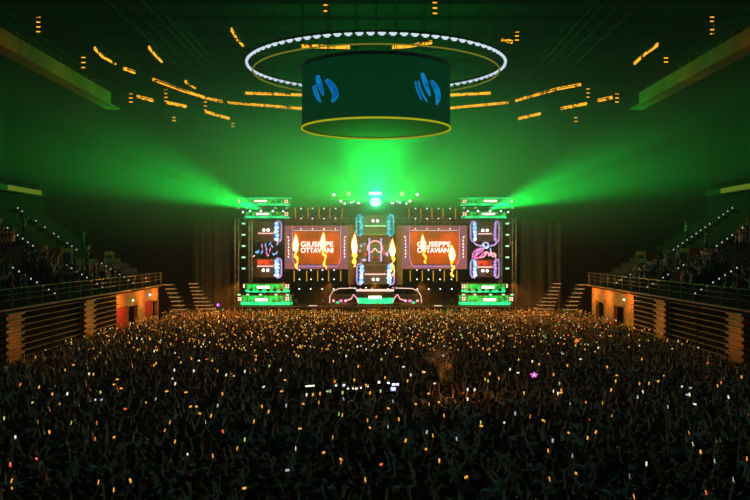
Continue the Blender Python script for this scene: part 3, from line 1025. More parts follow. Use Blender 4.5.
for s in (-1, 1):
    nm = SIDE[s]
    g = lambda px: mir(px, s)
    d = 95.2
    pod(s, min(g(238), g(291)), max(g(238), g(291)), 197.5, 205.5, d, 'upper green bowed riser on top of the %s' % nm, True, 'ledmint')
    pod(s, min(g(242), g(290)), max(g(242), g(290)), 210.5, 218, d, 'second green bowed riser on top of the %s' % nm, True, 'steel')
    pod(s, min(g(243), g(290)), max(g(243), g(290)), 283, 292.5, d, 'upper green bowed riser at the foot of the %s' % nm, True, 'wood')
    pod(s, min(g(237.5), g(293)), max(g(237.5), g(293)), 294.5, 305, d - 0.5, 'bottom green bowed riser at the foot of the %s' % nm, True, 'wood')
    dd = 94.0
    for (x, y, nx_, lab) in ((239.2, 201.3, 1, 'outer end of the topmost riser over'), (286.3, 201.4, 2, 'inner end of the topmost riser over'), (286.3, 214, 2, 'inner end of the second riser over'),
                             (244, 286, 1, 'outer end of the upper foot riser of'), (287.3, 286.4, 2, 'inner end of the upper foot riser of'),
                             (239.8, 299, 2, 'outer end of the bottom riser of'), (287.3, 298.6, 2, 'inner end of the bottom riser of')):
        blinder(g(x), y, dd if y < 294 else dd - 0.5, 'cell blinder light at the %s the %s' % (lab, nm), nx_, 2)
    for (x, y, lab) in ((260.7, 201, 'topmost riser over'), (262.6, 214, 'second riser over'), (263.3, 287.2, 'upper foot riser of'), (261.5, 299.8, 'bottom riser of')):
        strobe(g(x), y, 13, 2.7 if y > 250 else 2.2, dd - 0.4, 'glowing white strobe bar on the %s the %s' % (lab, nm))
    for i, x in enumerate((283.3, 273, 261, 250.2, 243)):
        mover(g(x), 211.2 + (1 if i == 4 else 0), dd - 0.2, 'bright moving head light between the top risers of the %s, %s' % (nm, ['innermost', 'second from inside', 'in the middle', 'second from outside', 'outermost'][i]), 'cool', 1.25 if i in (2, 1) else 1.0, face=(0.2 * s, -1, 0.3), grp='moving heads between the top risers')
    for i, x in enumerate((287, 275.5, 260, 247.2, 238.5)):
        small_lamp(g(x), 208, dd - 0.2, 'small green tinted lamp under the topmost riser of the %s, %s' % (nm, ['innermost', 'second from inside', 'in the middle', 'second from outside', 'outermost'][i]), 'dimgreen', 2.6, 0.9, 'lamps under the topmost risers', arm=(0, 1.6, 0))
        small_lamp(g(x + 0.5), 294.7, dd - 0.7, 'small pale green lamp between the foot risers of the %s, %s' % (nm, ['innermost', 'second from inside', 'in the middle', 'second from outside', 'outermost'][i]), 'dimgreen', 3.0, 1.4, 'lamps between the foot risers', arm=(0, 1.8, 0))
    for i, x in enumerate((281.5, 274.5, 268, 260.5, 251)):
        mover(g(x), 290, dd - 0.3, 'dark unlit moving head on the upper foot riser of the %s, %s' % (nm, ['innermost', 'second from inside', 'in the middle', 'second from outside', 'outermost'][i]), 'black', 1.3, grp='unlit moving heads on the foot risers')
    # truss masts and outer lamp line
    for j, (x, lab) in enumerate(((236.8, 'outer'), (250.5, 'inner'))):
        a, b = W(g(x), 305, 96.4), W(g(x), 219, 96.4)
        a.z = zdeck
        t = truss(MB(), a, b, 0.4 if j == 0 else 0.32, 0.7, 0.035).build('truss_mast', 'alu')
        tag(t, '%s upright lattice truss mast of the %s' % (lab, nm), 'truss', 'truss masts of the stage')
    for i, y in enumerate((223.6, 234.8, 246, 257.3, 268.5)):
        small_lamp(g(243.6), y, 95.8, 'pale green wash lamp in the upright line outside the %s, %s' % (nm, ['topmost', 'second from top', 'middle one', 'second from bottom', 'lowest'][i]), 'dimgreen', 3.6, 1.6, 'upright lines of green wash lamps', 'wash light', 'wash_light', arm=(s * 0.7, 0.3, 0))
    pts = [W(g(237.5), 226, 95.8), W(g(238.5), 238, 95.6), W(g(240.5), 245, 95.7), W(g(241), 229, 95.9)]
    o = MB().tube(smooth(pts, 8), 0.05, 5).build('cable_loop', 'wood')
    tag(o, 'brown cable bundle drooping from the outer mast of the %s' % nm, 'cable')

# ------------------------------------------------------------------ LED towers


def crystal(mb, px0, px1, py0, py1, d, seed, mi=0):
    """zigzag column of faceted LED crystals"""
    rr = random.Random(seed)
    n = max(2, int((py1 - py0) / 3.2))
    for i in range(n):
        yc = py0 + (i + 0.5) * (py1 - py0) / n
        hw = (px1 - px0) / 2 * rr.uniform(0.75, 1.05)
        hh = (py1 - py0) / n * 0.48
        xc = (px0 + px1) / 2 + rr.uniform(-0.4, 0.4)
        a = [W(xc - hw, yc, d), W(xc - hw * 0.4, yc - hh, d), W(xc + hw * 0.5, yc - hh, d), W(xc + hw, yc, d), W(xc + hw * 0.4, yc + hh, d), W(xc - hw * 0.5, yc + hh, d)]
        tip = W(xc, yc, d - 0.35)
        b = [p + Vector((0, 0.1, 0)) for p in a]
        vs = a + [tip] + b
        fs = [(k, (k + 1) % 6, 6) for k in range(6)] + [(k, k + 7, (k + 1) % 6 + 7, (k + 1) % 6) for k in range(6)] + [tuple(range(7, 13))[::-1]]
        mb.add(vs, fs, mi)


def outline(mb, pts, d, r, mi=0, closed=False):
    mb.tube([W(x, y, d) for x, y in pts], r, 4, mi, closed)


def led_tower(cx, x0, x1, y0, y1, bar_y, lamp_y, label, cols, bar, redy=None, flip=1, d=96.4, seed=1, barx=None):
    """one faceted LED block; cols = [(px0, px1, material, outer edge material)]"""
    base = W(cx, y1, d)
    t = thing('led_tower', label, 'LED tower', base, 'faceted LED blocks of the stage towers')
    a, b = W(x0, y0, d + 0.4), W(x1, y1, d + 0.4)
    MB().box((a + b) / 2, (b.x - a.x, 0.3, a.z - b.z), ch=0.05).build('back_panel', pbr('tower_panel', (0.16, 0.09, 0.06), 0.5), t)
    for i, (p0, p1, mt, me) in enumerate(cols):
        mb = MB()
        crystal(mb, p0, p1, y0 + 0.7, y1 - 0.7, d, seed + i)
        mb.build('crystal_column', mt, t)
        xo = p1 + 2.2 if p0 > cx else p0 - 2.2
        xi = (p0 + p1) / 2
        mb = MB()
        e = 1 if p0 > cx else -1
        outline(mb, [(xi, y0 - 0.5), (xo - e * 1.0, y0 + 0.5), (xo, y0 + 3), (xo, y1 - 3), (xo - e * 1.2, y1 - 0.5), (xi, y1 + 0.5)], d - 0.1, 0.08)
        mb.build('edge_strip', me, t)
    bx = barx or (x0 + 5, x1 - 5)
    p, q = W(bx[0], bar_y, d - 0.2), W(bx[1], bar_y, d - 0.2)
    MB().box((p + q) / 2, (q.x - p.x, 0.1, 0.13), ch=0.02).build('light_bar', bar, t)
    mb = MB()
    for y in (y0 + 1, (y0 + y1) / 2, y1 - 1):
        p, q = W(bx[0] - 1, y, d), W(bx[1] + 1, y, d)
        mb.box((p + q) / 2, (q.x - p.x, 0.12, 0.08))
    mb.build('cross_bar', 'wood', t)
    for e in (-1, 1):
        p = W((bx[0] + bx[1]) / 2 + e * 2.2, lamp_y, d - 0.2)
        MB().disc(p, 0.155, (0, 1, 0), 0.12, 14).build('round_lamp', 'white', t)
    if cx == 375:
        for e in (-1, 1):
            MB().tube([(base.x + e * 0.9, d + 0.5, b.z), (base.x + e * 0.9, d + 0.5, zdeck)], 0.05, 6).build('post', 'steel', t)
    if redy:
        p, q = W(bx[0] + 0.5, redy[0], d + 0.1), W(bx[1] - 1, redy[1], d + 0.1)
        MB().box((p + q) / 2, (q.x - p.x, 0.08, p.z - q.z)).build('red_panel', 'redglow', t)
    return t


led_tower(266, 252, 282, 221.5, 241.5, 233.3, 230, 'upper blue edged LED block of the shard tower', [(273.8, 279.2, 'blueled', 'violet')], 'rosebar', seed=3, barx=(258, 274))
led_tower(266, 252, 282, 258.5, 277.5, 266.2, 270.2, 'lower blue edged LED block with red panel of the shard tower', [(273.8, 279.2, 'blueled', 'violet')], 'rosebar', (259.5, 265), seed=5, barx=(257, 274))
led_tower(485, 471, 499, 221.5, 241.5, 233.8, 230.3, 'upper blue edged LED block of the scribble tower', [(472.8, 477.4, 'blueled', 'violet'), (493.5, 497, 'violet', 'violet')], 'rosebar', seed=7, barx=(478, 492))
led_tower(485, 471, 499, 259.5, 277.5, 267, 270.8, 'lower blue edged LED block with red panel of the scribble tower', [(472.8, 477.4, 'blueled', 'violet'), (493.5, 497, 'violet', 'violet')], 'rosebar', (260, 265.5), seed=9, barx=(477, 493))
led_tower(375, 356, 394.5, 215, 235.5, 226, 220.9, 'cyan edged top LED block of the centre tower under the green lamp', [(358.6, 363.6, 'cyanled', 'cyanled'), (386.4, 391.4, 'cyanled', 'cyanled')], 'dimgreen', seed=11, barx=(365, 385.5))
led_tower(375, 356, 395, 264, 284.5, 274.2, 279.5, 'blue edged bottom LED block of the centre tower behind the booth', [(359, 364, 'blueled', 'violet'), (386.4, 392, 'blueled', 'violet')], 'rosebar', seed=13, barx=(365, 386))

# crystal shard artwork between the two blocks (shard side)
rr = random.Random(21)
t = thing('shard_sculpture', 'burst of blue, violet and pink light shards between the two LED blocks', 'light sculpture', W(266, 258, 96.2))
for (x, y, L, an, mt) in ((262, 246, 7, 95, 'magenta'), (265.5, 245, 6, 80, 'cyan'), (270, 243.5, 5, 60, 'cyan'), (272, 246, 5, 120, 'lav'), (257, 251.5, 5, 20, 'cyan'), (258.5, 251.5, 4.5, 75, 'cyan'),
                          (256.5, 252.5, 4, 140, 'cyan'), (262, 252, 6, 70, 'lav'), (267, 253.5, 6, 130, 'magenta'), (266.5, 249, 6, 100, 'lav'), (270, 250, 7, 75, 'magenta'), (274, 254.5, 4, 45, 'cyan'),
                          (273.5, 254, 4, 120, 'cyan'), (254, 256, 3.5, 35, 'rosebar'), (268, 255.5, 3, 10, 'pink'), (256, 242.5, 2.5, 60, 'wood'), (276.5, 253, 5, 60, 'lav'), (277.5, 243.5, 5, 60, 'lav')):
    w = R(an)
    dx, dy = math.cos(w) * L / 2, -math.sin(w) * L / 2
    nx_, ny_ = -dy / L * 1.5, dx / L * 1.5
    a = [W(x - dx, y - dy, 96.3), W(x + nx_, y + ny_, 96.3), W(x + dx, y + dy, 96.3), W(x - nx_, y - ny_, 96.3)]
    f, b = W(x, y, 96.0), W(x, y, 96.6)
    MB().add(a + [f, b], [(0, 1, 4), (1, 2, 4), (2, 3, 4), (3, 0, 4), (1, 0, 5), (2, 1, 5), (3, 2, 5), (0, 3, 5)]).build('shard', mt, t)
# neon scribble (other side)
t = thing('neon_scribble', 'pink and violet neon handwriting between the two LED blocks', 'neon sign', W(485, 258, 96.2))
for (pts, mt, r_) in ((((472.5, 258), (474, 252), (480, 248.5), (483, 250), (478, 254), (474.5, 257.5), (479, 257.5), (484, 253)), 'magenta', 0.09),
                      (((475, 256), (478, 251), (481.5, 249)), 'lav', 0.08),
                      (((483, 253.5), (487, 252), (484, 256.5), (480, 257.5)), 'pink', 0.08),
                      (((485, 254), (488, 252.5), (489, 256), (491, 251.5), (492.5, 256.5), (496, 255), (493, 253), (496, 258)), 'pink', 0.07),
                      (((490.5, 248), (491, 256)), 'lav', 0.08),
                      (((481, 247), (484, 243), (488, 243.5), (487, 247), (482.5, 248.5)), 'lav', 0.1),
                      (((483, 245), (486, 248), (489, 246)), 'blueled', 0.09),
                      (((473.5, 241.5), (476, 244.5), (481, 246)), 'violet', 0.09),
                      (((497.5, 241), (495, 244.5), (490, 246)), 'violet', 0.09)):
    MB().tube(smooth([W(x, y, 96.1) for x, y in pts], 6), r_, 5).build('tube_stroke', mt, t)

# arch emblem in the centre
t = thing('arch_emblem', 'pink neon arch emblem glowing in the middle of the centre tower', 'neon sign', W(375, 262, 96.2))
arc = [(375 + 7.4 * math.cos(R(a)), 248.6 - 7.6 * math.sin(R(a))) for a in range(-15, 196, 10)]
MB().tube([W(x, y, 95.9) for x, y in arc], 0.09, 6).build('arch', 'pink', t)
MB().tube(smooth([W(x, y, 95.9) for x, y in ((368, 252), (372, 251.8), (375, 248.5), (378, 251.8), (382, 252))], 6), 0.07, 6).build('inner_peak', 'rosebar', t)
for x in (369.3, 381.2):
    MB().tube([W(x, 238, 95.95), W(x, 261.5, 95.95)], 0.09, 6).build('upright', 'lav', t)
for (x, y, w, h, mt) in ((366, 254, 3, 5, 'redglow'), (384.2, 253, 3, 6, 'redglow'), (361, 246, 3, 3, 'lav'), (364.5, 244, 2.5, 2, 'cyan'), (360, 251, 2, 4, 'violet'), (387, 254, 3.5, 5, 'lav'), (364, 260, 6, 3, 'lav'), (388.5, 251, 2, 3, 'cyan'), (372.5, 257, 2, 2, 'redglow'), (378.5, 257.5, 2, 2, 'redglow')):
    p = W(x, y, 96.3)
    c = 96.3 / F / 2
    MB().prism([(-w * c, 0), (0, h * c), (w * c, 0), (0, -h * c)], 0.2, 0, p).build('shard', mt, t)
p = W(375, 250, 97.2)
o = MB().box(p, (40 * 97.2 / F, 0.2, 28 * 97.2 / F), ch=0.04).build('centre_panel', pbr('centre_panel', (0.20, 0.10, 0.06), 0.6))
tag(o, 'brown panel behind the pink arch emblem', 'stage panel')
for e in (-1, 1):
    MB().tube([(p.x + e * 1.2, 97.3, p.z - 1.4), (p.x + e * 1.2, 97.3, zdeck)], 0.05, 6).build('post', 'steel', o)
for s in (-1, 1):
    p = W(mir(351.5, s), 255, 97.6)
    o = MB().box(p, (6.5 * 97.6 / F, 0.2, 60 * 97.6 / F), ch=0.04).build('scenic_panel', pbr('scenic_panel', (0.4, 0.16, 0.06), 0.6))
    tag(o, 'tall narrow orange lit panel between centre tower and the screen on the %s side' % SIDE[s], 'stage panel', 'tall panels beside the centre tower')
    MB().tube([(p.x, 97.7, p.z - 3), (p.x, 97.7, zdeck)], 0.05, 6).build('post', 'steel', o)

# ------------------------------------------------------------------ video screens
def font_mesh(s_, size, mat, parent, loc, name='lettering', sx=1.0, bold=0.0):
    cu = bpy.data.curves.new('txt', 'FONT')
    cu.body = s_
    cu.size = size
    cu.align_x = 'LEFT'
    cu.extrude = 0.02
    cu.offset = bold
    tmp = bpy.data.objects.new('tmp', cu)
    COL.objects.link(tmp)
    dg = bpy.context.evaluated_depsgraph_get()
    me = bpy.data.meshes.new_from_object(tmp.evaluated_get(dg))
    bpy.data.objects.remove(tmp)
    me.transform(Matrix.Rotation(PI / 2, 4, 'X'))
    w0 = max(v.co.x for v in me.vertices) - min(v.co.x for v in me.vertices)
    x0_ = min(v.co.x for v in me.vertices)
    k = sx / w0
    for v in me.vertices:
        v.co.x = (v.co.x - x0_) * k
    me.materials.clear()
    me.materials.append(mat)
    o = bpy.data.objects.new(name, me)
    COL.objects.link(o)
    o.parent = parent
    o.location = Vector(loc) - parent.location
    return o


for s in (-1, 1):
    x0, x1 = (284.8, 348.3) if s < 0 else (401.8, 467)
    d = 97.4
    c = d / F
    a, b = W(x0, 225.5, d), W(x1, 269, d)
    t = thing('video_screen', 'orange video screen with two lines of white lettering beside the %s' % SIDE[s], 'video screen', ((a.x + b.x) / 2, d, b.z), 'video screens of the stage')
    MB().box(((a.x + b.x) / 2, d + 0.25, (a.z + b.z) / 2), (b.x - a.x, 0.3, a.z - b.z), ch=0.04).build('back_panel', 'black', t)
    i0, i1 = W(x0 + 7.2, 231.5, d), W(x1 - 7.2, 264, d)
    MB().box(((i0.x + i1.x) / 2, d + 0.05, (i0.z + i1.z) / 2), (i1.x - i0.x, 0.1, i0.z - i1.z)).build('display', 'screen', t)
    # frame: four bars, slightly proud of the display
    for (p, q) in (((x0, 225.5), (x1, 231)), ((x0, 264.5), (x1, 269))):
        A, B = W(p[0], p[1], d - 0.1), W(q[0], q[1], d - 0.1)
        MB().box((A + B) / 2, (B.x - A.x, 0.16, A.z - B.z), ch=0.03).build('frame_bar', 'mauve', t)
    for (p, q) in (((x0, 231), (x0 + 7, 264.5)), ((x1 - 7, 231), (x1, 264.5))):
        A, B = W(p[0], p[1], d - 0.1), W(q[0], q[1], d - 0.1)
        MB().box((A + B) / 2, (B.x - A.x, 0.16, A.z - B.z), ch=0.03).build('frame_bar', 'mauve', t)
    A, B = W(x0 + 9, 230.6, d - 0.25), W(x1 - 9, 230.6, d - 0.25)
    MB().tube([A, B], 0.035, 4).build('frame_line', 'rosebar', t)
    mb = MB()
    outline(mb, [(x0 + 9, 264), (x0 + 12, 266.3), (x1 - 12, 266.3), (x1 - 9, 264)], d - 0.25, 0.03)
    outline(mb, [(x0 + 7.6, 226), (x0 + 7.6, 259), (x0 + 10, 264)], d - 0.25, 0.03)
    outline(mb, [(x1 - 7.6, 226), (x1 - 7.6, 259), (x1 - 10, 264)], d - 0.25, 0.03)
    mb.build('outline_strip', 'violet', t)
    for xx, fl in ((x0 + 3.6, 1), (x1 - 3.6, -1)):
        for k in range(7):
            yy = 236.2 + k * 3.3
            p = W(xx + fl * (0.5 if k % 2 else -0.2) - fl * 0.8 * (k == 0), yy, d - 0.25)
            q = W(xx + fl * (0.1 if k % 2 else 0.4), yy + 1.9, d - 0.25)
            MB().tube([p, q], 0.055, 4).build('light_dash', 'text', t)
    tx0, tx1 = (300.8, 333.2) if s < 0 else (417.2, 450.5)
    font_mesh('GIUSEPPE', 0.80, M['text'], t, W(tx0, 246.5, d - 0.12), sx=(tx1 - tx0) * c, bold=0.016)
    font_mesh('OTTAVIANI', 0.80, M['text'], t, W(tx0, 252.6, d - 0.12), sx=(tx1 - tx0) * c, bold=0.016)
    # pin lights and amber battens on the grid above and below
    mb = MB()
    for y in (207, 220):
        mb.tube([W(x0 + 4, y, 98.0), W(x1 + 0, y, 98.0)], 0.04, 4)
    for y in (270, 282, 289.5):
        mb.tube([W(x0 + 4, y, 98.0), W(x1 + 0, y, 98.0)], 0.04, 4)
    for x in np.linspace(x0 + 5, x1 - 1, 6):
        a_ = W(x, 205, 98.05)
        mb.tube([a_, (a_.x, a_.y, zdeck)], 0.04, 4)
    tag(mb.build('pipe_grid', 'steel'), 'black pipe grid holding small lamps behind the screen next to the %s' % SIDE[s], 'pipe grid', 'pipe grids behind the screens')
    names4 = ['closest to the centre tower', 'second from the centre tower', 'third from the centre tower', 'furthest from the centre tower']
    xs4 = [335.5, 324, 312.5, 301]
    for (y, off, row) in ((208.5, 0, 'top row above'), (218.5, 0, 'second row above'), (228.8, 0, 'third row above'), (270, -1.5, 'first row below'), (279.3, -1.5, 'second row below'), (289, -1.8, 'third row below')):
        for i, x in enumerate(xs4):
            small_lamp(mir(x + off, s), y, 97.0 if y != 228.8 else 96.8, 'white pin light, %s the %s screen, %s' % (row, SIDE[s], names4[i]), 'cool', 1.2, 1.2, 'pin lights around the screens', arm=(0, 0.95, 0))
    names5 = ['closest to the centre tower', 'second from the centre tower', 'in the middle', 'second from the outside', 'outermost']
    for (ya, yb, off, row) in ((208, 219, 0, 'above'), (270.5, 281.3, -1.3, 'below')):
        for i, x in enumerate((342, 330, 319, 308, 295.5)):
            p, q = W(mir(x + off, s), ya, 97.2), W(mir(x + off, s), yb, 97.2)
            t2 = thing('led_batten', 'amber light bar %s the screen beside the %s, %s' % (row, SIDE[s], names5[i]), 'light bar', q, 'amber light bars around the screens')
            MB().box((p + q) / 2, (0.10, 0.06, p.z - q.z)).build('tube', 'amberbar', t2)
            MB().box((p + q) / 2 + Vector((0, 0.08, 0)), (0.14, 0.1, p.z - q.z + 0.1)).build('housing', 'black', t2)
            MB().box((p + q) / 2 + Vector((0, 0.45, 0)), (0.05, 0.75, 0.05)).build('bracket', 'steel', t2)

# ------------------------------------------------------------------ centre top lamps
d = 94.6
for s in (-1, 1):
    blinder(mir(348.8, s), 193.6, d, 'four cell blinder light high over the stage beside the central green lamp, %s side' % SIDE[s], 2, 2, 1.6)
    small_lamp(mir(333.8, s), 194.6, d, 'outlying white lamp high over the stage, %s side' % SIDE[s], 'white', 2.6, 2.2, 'lamps of the centre truss', arm=(0, 1.3, -0.4))
    for i, (x, y, w) in enumerate(((341, 201, 2.4), (344.6, 203.5, 2.2), (351, 202.5, 1.8), (353.6, 201.5, 1.6), (358.6, 203, 2.6))):
        small_lamp(mir(x, s), y, d, 'bright lamp on the centre truss, %s side, %s from the green lamp' % (SIDE[s], ['fifth', 'fourth', 'third', 'second', 'first'][i]), 'white' if w > 2.3 else 'cool', w, 1.8, 'lamps of the centre truss', arm=(0, 1.3, (y - 198) * 94.6 / F))
strobe(375.3, 193.4, 13, 2.8, d, 'glowing white strobe bar above the dazzling central green lamp')
p = W(375.5, 202, 94.4)
t = thing('searchlight', 'dazzling white-green lamp high in the middle of the stage', 'searchlight', p)
MB().ball(p, (0.62, 0.3, 0.5), seg=16, rings=10).build('lens', emis('searchlight_lens', (0.10, 1.0, 0.42), 9), t, smooth=True)
MB().tube([p + Vector((0, 0.2, 0)), p + Vector((0, 0.9, 0))], [0.85, 0.5], 16).build('housing', 'black', t)
MB().tube([p + Vector((0, 0.5, 0.4)), p + Vector((0, 1.6, 0.45))], 0.06, 6).build('bracket', 'steel', t)
mb = truss(MB(), W(330, 198, 96), W(421, 198, 96), 0.4, 0.7, 0.035)
o = mb.build('lighting_truss', 'alu')
tag(o, 'short horizontal lattice truss carrying the central lamps', 'truss')
for x in (-4.2, 0.1, 4.4):
    MB().tube([(x, 96, 14.0), (x, 96, ZR - 0.5)], 0.02, 4).build('hanging_cable', 'steel', o)
mb = truss(MB(), W(234, 220, 97.6), W(517, 220, 97.6), 0.45, 0.8, 0.035)
tag(mb.build('lighting_truss', 'alu'), 'long horizontal lattice truss across the top of the stage', 'truss')

# ------------------------------------------------------------------ performer's booth
d = 94.2
t = thing('dj_booth', 'wide low booth with pink rim and glowing green front in the middle of the stage', 'booth', (0.1, 95, zdeck))
xc = 0.06
half = 46 * d / F
zt, zbm = W(375, 289.5, d).z, W(375, 305.5, d).z
mb = MB()
arc_band(mb, xc, half, 1.2, d + 1.2, zbm, zbm + 0.28)
mb.build('plinth', 'wood', t)
mb = MB()
outline(mb, [(329.5, 303), (330, 296), (333, 291), (339, 288.5), (356, 288)], d, 0.04)
outline(mb, [(421.5, 303), (421, 296), (418, 291), (412, 288.5), (395, 288)], d, 0.04)
mb.build('curved_rail', 'rosebar', t)
A, B = W(356, 290.3, d), W(394, 290.3, d)
MB().box((A + B) / 2 + Vector((0, 0.1, 0)), (B.x - A.x, 0.6, 0.22), ch=0.04).build('table_top', 'rosebar', t)
A, B = W(358, 292, d), W(392, 297, d)
MB().box((A + B) / 2 + Vector((0, 0.4, 0)), (B.x - A.x, 0.5, A.z - B.z)).build('upper_front', 'deck', t)
mb = MB()
arc_band(mb, 0.0, 18 * d / F, 0.3, d + 0.2, W(0, 303.5, d).z, W(0, 298, d).z)
mb.build('led_front', 'ledmint', t)
A = W(375, 299, d + 0.9)
MB().box(A, (half * 1.9, 0.5, 1.0), ch=0.05).build('body', 'deck', t)
for s in (-1, 1):
    for (x, w, mt) in ((333.5, 2.2, 'pink'), (341, 3.5, 'lav'), (345.5, 2.4, 'pink')):
        p = W(mir(x, s), 300.8, d)
        MB().box(p, (w * d / F, 0.1, 0.26), ch=0.03).build('pink_panel', 'pink' if mt == 'pink' else 'magenta', t)
    p = W(mir(337.5, s), 302.5, d)
    MB().box(p, (3.2 * d / F, 0.1, 0.2), ch=0.03).build('green_panel', 'ledmint', t)
    mb = MB()
    outline(mb, [(mir(345, s), 301), (mir(351, s), 299), (mir(353.5, s), 294.5), (mir(357, s), 298.5), (mir(358, s), 302)], d - 0.1, 0.06)
    mb.build('monitor_arch', 'pink', t)
    mover(mir(354.4, s), 300.3, d - 0.4, 'dark round moving head at the booth corner on the %s side' % SIDE[s], 'black', 2.0, grp='dark moving heads at the booth corners')
strobe(375, 297.3, 13, 2.8, d - 0.5, 'glowing white strobe bar on the booth front')
for i, x in enumerate((350, 355, 360.5, 366, 372, 388, 393)):
    small_lamp(x, 287.7 + (i % 3) * 0.6, 95.5, 'tiny warm lamp behind the booth table, %s from the shard tower side' % ['first', 'second', 'third', 'fourth', 'fifth', 'sixth', 'seventh'][i], 'warm' if i % 2 else 'pink', 1.1, 1.1, 'tiny lamps behind the booth', arm=(0, 0, -1.95))
# crowd barrier in front of the stage
for i in range(11):
    x = -15 + i * 3
    t = thing('crowd_barrier', 'metal crowd barrier section before the stage, %s from the shard tower side' % ['first', 'second', 'third', 'fourth', 'fifth', 'sixth', 'seventh', 'eighth', 'ninth', 'tenth', 'last'][i], 'barrier', (x, 92.2, 0), 'barrier sections before the stage')
    MB().box((x, 92.2, 0.85), (2.9, 0.06, 0.9), ch=0.01).build('panel', 'barrier', t)
    MB().tube([(x - 1.45, 92.2, 1.42), (x + 1.45, 92.2, 1.42)], 0.05, 6).build('top_rail', 'barrier', t)
    for e in (-1, 1):
        MB().tube([(x + e * 1.3, 92.2, 1.3), (x + e * 1.3, 92.9, 0)], 0.04, 5).build('leg', 'barrier', t)
# little LED steps seen either side of the booth
for s in (-1, 1):
    o = MB().box((W(mir(313.5, s), 302.3, 95).x, 94.2, zdeck + 0.03), (8 * 95 / F, 0.1, 0.06)).build('edge_light', 'rosebar')
    tag(o, 'thin pink light strip on the stage floor on the %s side' % SIDE[s], 'light strip')

# ------------------------------------------------------------------ flame jets
PLACE = ['between the shard tower and the lettering', 'in front of the lettering beside the shard tower', 'on the shard side of the centre tower',
         'on the scribble side of the centre tower', 'in front of the lettering beside the scribble tower', 'lowest, next to the scribble tower']
FW = [8.4, 7.8, 8.4, 8.4, 7.6, 9.2]
for i, (fx, y0, y1) in enumerate(FLAMES):
    rr = random.Random(40 + i)
    d = FD
    c = d / F
    w = FW[i]
    t = thing('flame', 'tall yellow flame jet %s' % PLACE[i], 'flame', W(fx, y1, d), 'flame jets over the stage')
    bl = 17 if i != 2 else 21                                        # length of the bulb in px
    if i == 5:
        bl = 15
    # outer orange sheath
    for nm_, k, mt, dy in (('outer_flame', 1.0, 'flameout', 0.32), ('middle_flame', 0.86, 'flamemid', 0.0), ('core', 0.62, 'flamecore', -0.45)):
        pts, rad = [], []
        n = 14
        for j in range(n + 1):
            u = j / n
            y = y0 + u * bl * (1 if k > 0.8 else 0.86) + (0 if k > 0.95 else (1.2 if k > 0.8 else 3.2))
            prof = (u ** 0.75) * (1.0 - 0.62 * max(0, (u - 0.55) / 0.45) ** 1.3) * 1.28
            jag = 1 + rr.uniform(-0.16, 0.16) * (k > 0.8)
            pts.append(W(fx + 0.5 * math.sin(u * 5 + i) * (1 - u), y, d + dy))
            rad.append(max(0.02, prof * w / 2 * c * k * jag))
        MB().tube(pts, rad, 10).build(nm_, mt, t, smooth=True)
    # wavy tail
    for k, mt, dy in ((1.0, 'flameout', 0.3), (0.7, 'flamemid', 0.0)):
        pts, rad = [], []
        n = 18
        for j in range(n + 1):
            u = j / n
            y = y0 + bl * 0.8 + u * (y1 - y0 - bl * 0.8)
            gap = 0.45 if (i in (3, 5) and 0.35 < u < 0.5) else 1.0
            drift = [2.0, 2.8, 0.0, 1.0, 3.0, 0.6][i]
            pts.append(W(fx + drift * u + (1.1 * math.sin(u * 13 + i * 1.3) + 0.5 * math.sin(u * 29 + i)) * (0.3 if i == 2 else 1), y, d + dy))
            base = 1.0 if i == 2 else 0.62
            rad.append(max(0.015, w / 2 * c * k * base * (0.75 - 0.45 * u + 0.22 * math.sin(u * 17 + i)) * gap))
        MB().tube(pts, rad, 8).build('tail', mt, t, smooth=True)
    # nozzle on the stage floor
    p = W(fx, 300, 95.5)
    t2 = thing('flame_projector', 'small black flame projector on the stage floor, %s from the shard tower' % ['first', 'second', 'third', 'fourth', 'fifth', 'sixth'][i], 'flame projector', (p.x, 95.6, zdeck), 'flame projectors')
    MB().box((p.x, 96.1, zdeck + 0.2), (0.45, 0.45, 0.4), ch=0.04).build('body', 'black', t2)
    MB().tube([(p.x, 96.1, zdeck + 0.4), (p.x, 96.1, zdeck + 0.6)], 0.08, 8).build('nozzle', 'alu', t2)

# narrow warm-white beams low behind the booth
for s in (-1, 1):
    for i, (x, tx) in enumerate(((301, 60), (312, 52), (324, 44))):
        p = W(mir(x - 1.5, s), 279.3, 96.8)
        q = p + Vector((-s * 7, -3.0, -1.9 - 0.5 * i))
        lamp('SPOT', 'narrow_beam', p, (1.0, 0.72, 0.62), 5000, q, spot_size=R(3.2), spot_blend=0.4, shadow_soft_size=0.05)

# ------------------------------------------------------------------ people
def skinned(nodes, edges, name, level=1):
    me = bpy.data.meshes.new('sk')
    me.from_pydata([n[0] for n in nodes], edges, [])
    o = bpy.data.objects.new('sk', me)
    COL.objects.link(o)
    o.modifiers.new('skin', 'SKIN')
    if level:
        sm = o.modifiers.new('sub', 'SUBSURF')
        sm.levels = level
        sm.render_levels = level
    sv = me.skin_vertices[0].data
    for i, n in enumerate(nodes):
        r = n[1]
        sv[i].radius = r if hasattr(r, '__len__') else (r, r)
        sv[i].use_root = (i == 0)
    dg = bpy.context.evaluated_depsgraph_get()
    out = bpy.data.meshes.new_from_object(o.evaluated_get(dg))
    out.name = name
    bpy.data.objects.remove(o)
    for p in out.polygons:
        p.use_smooth = True
    return out


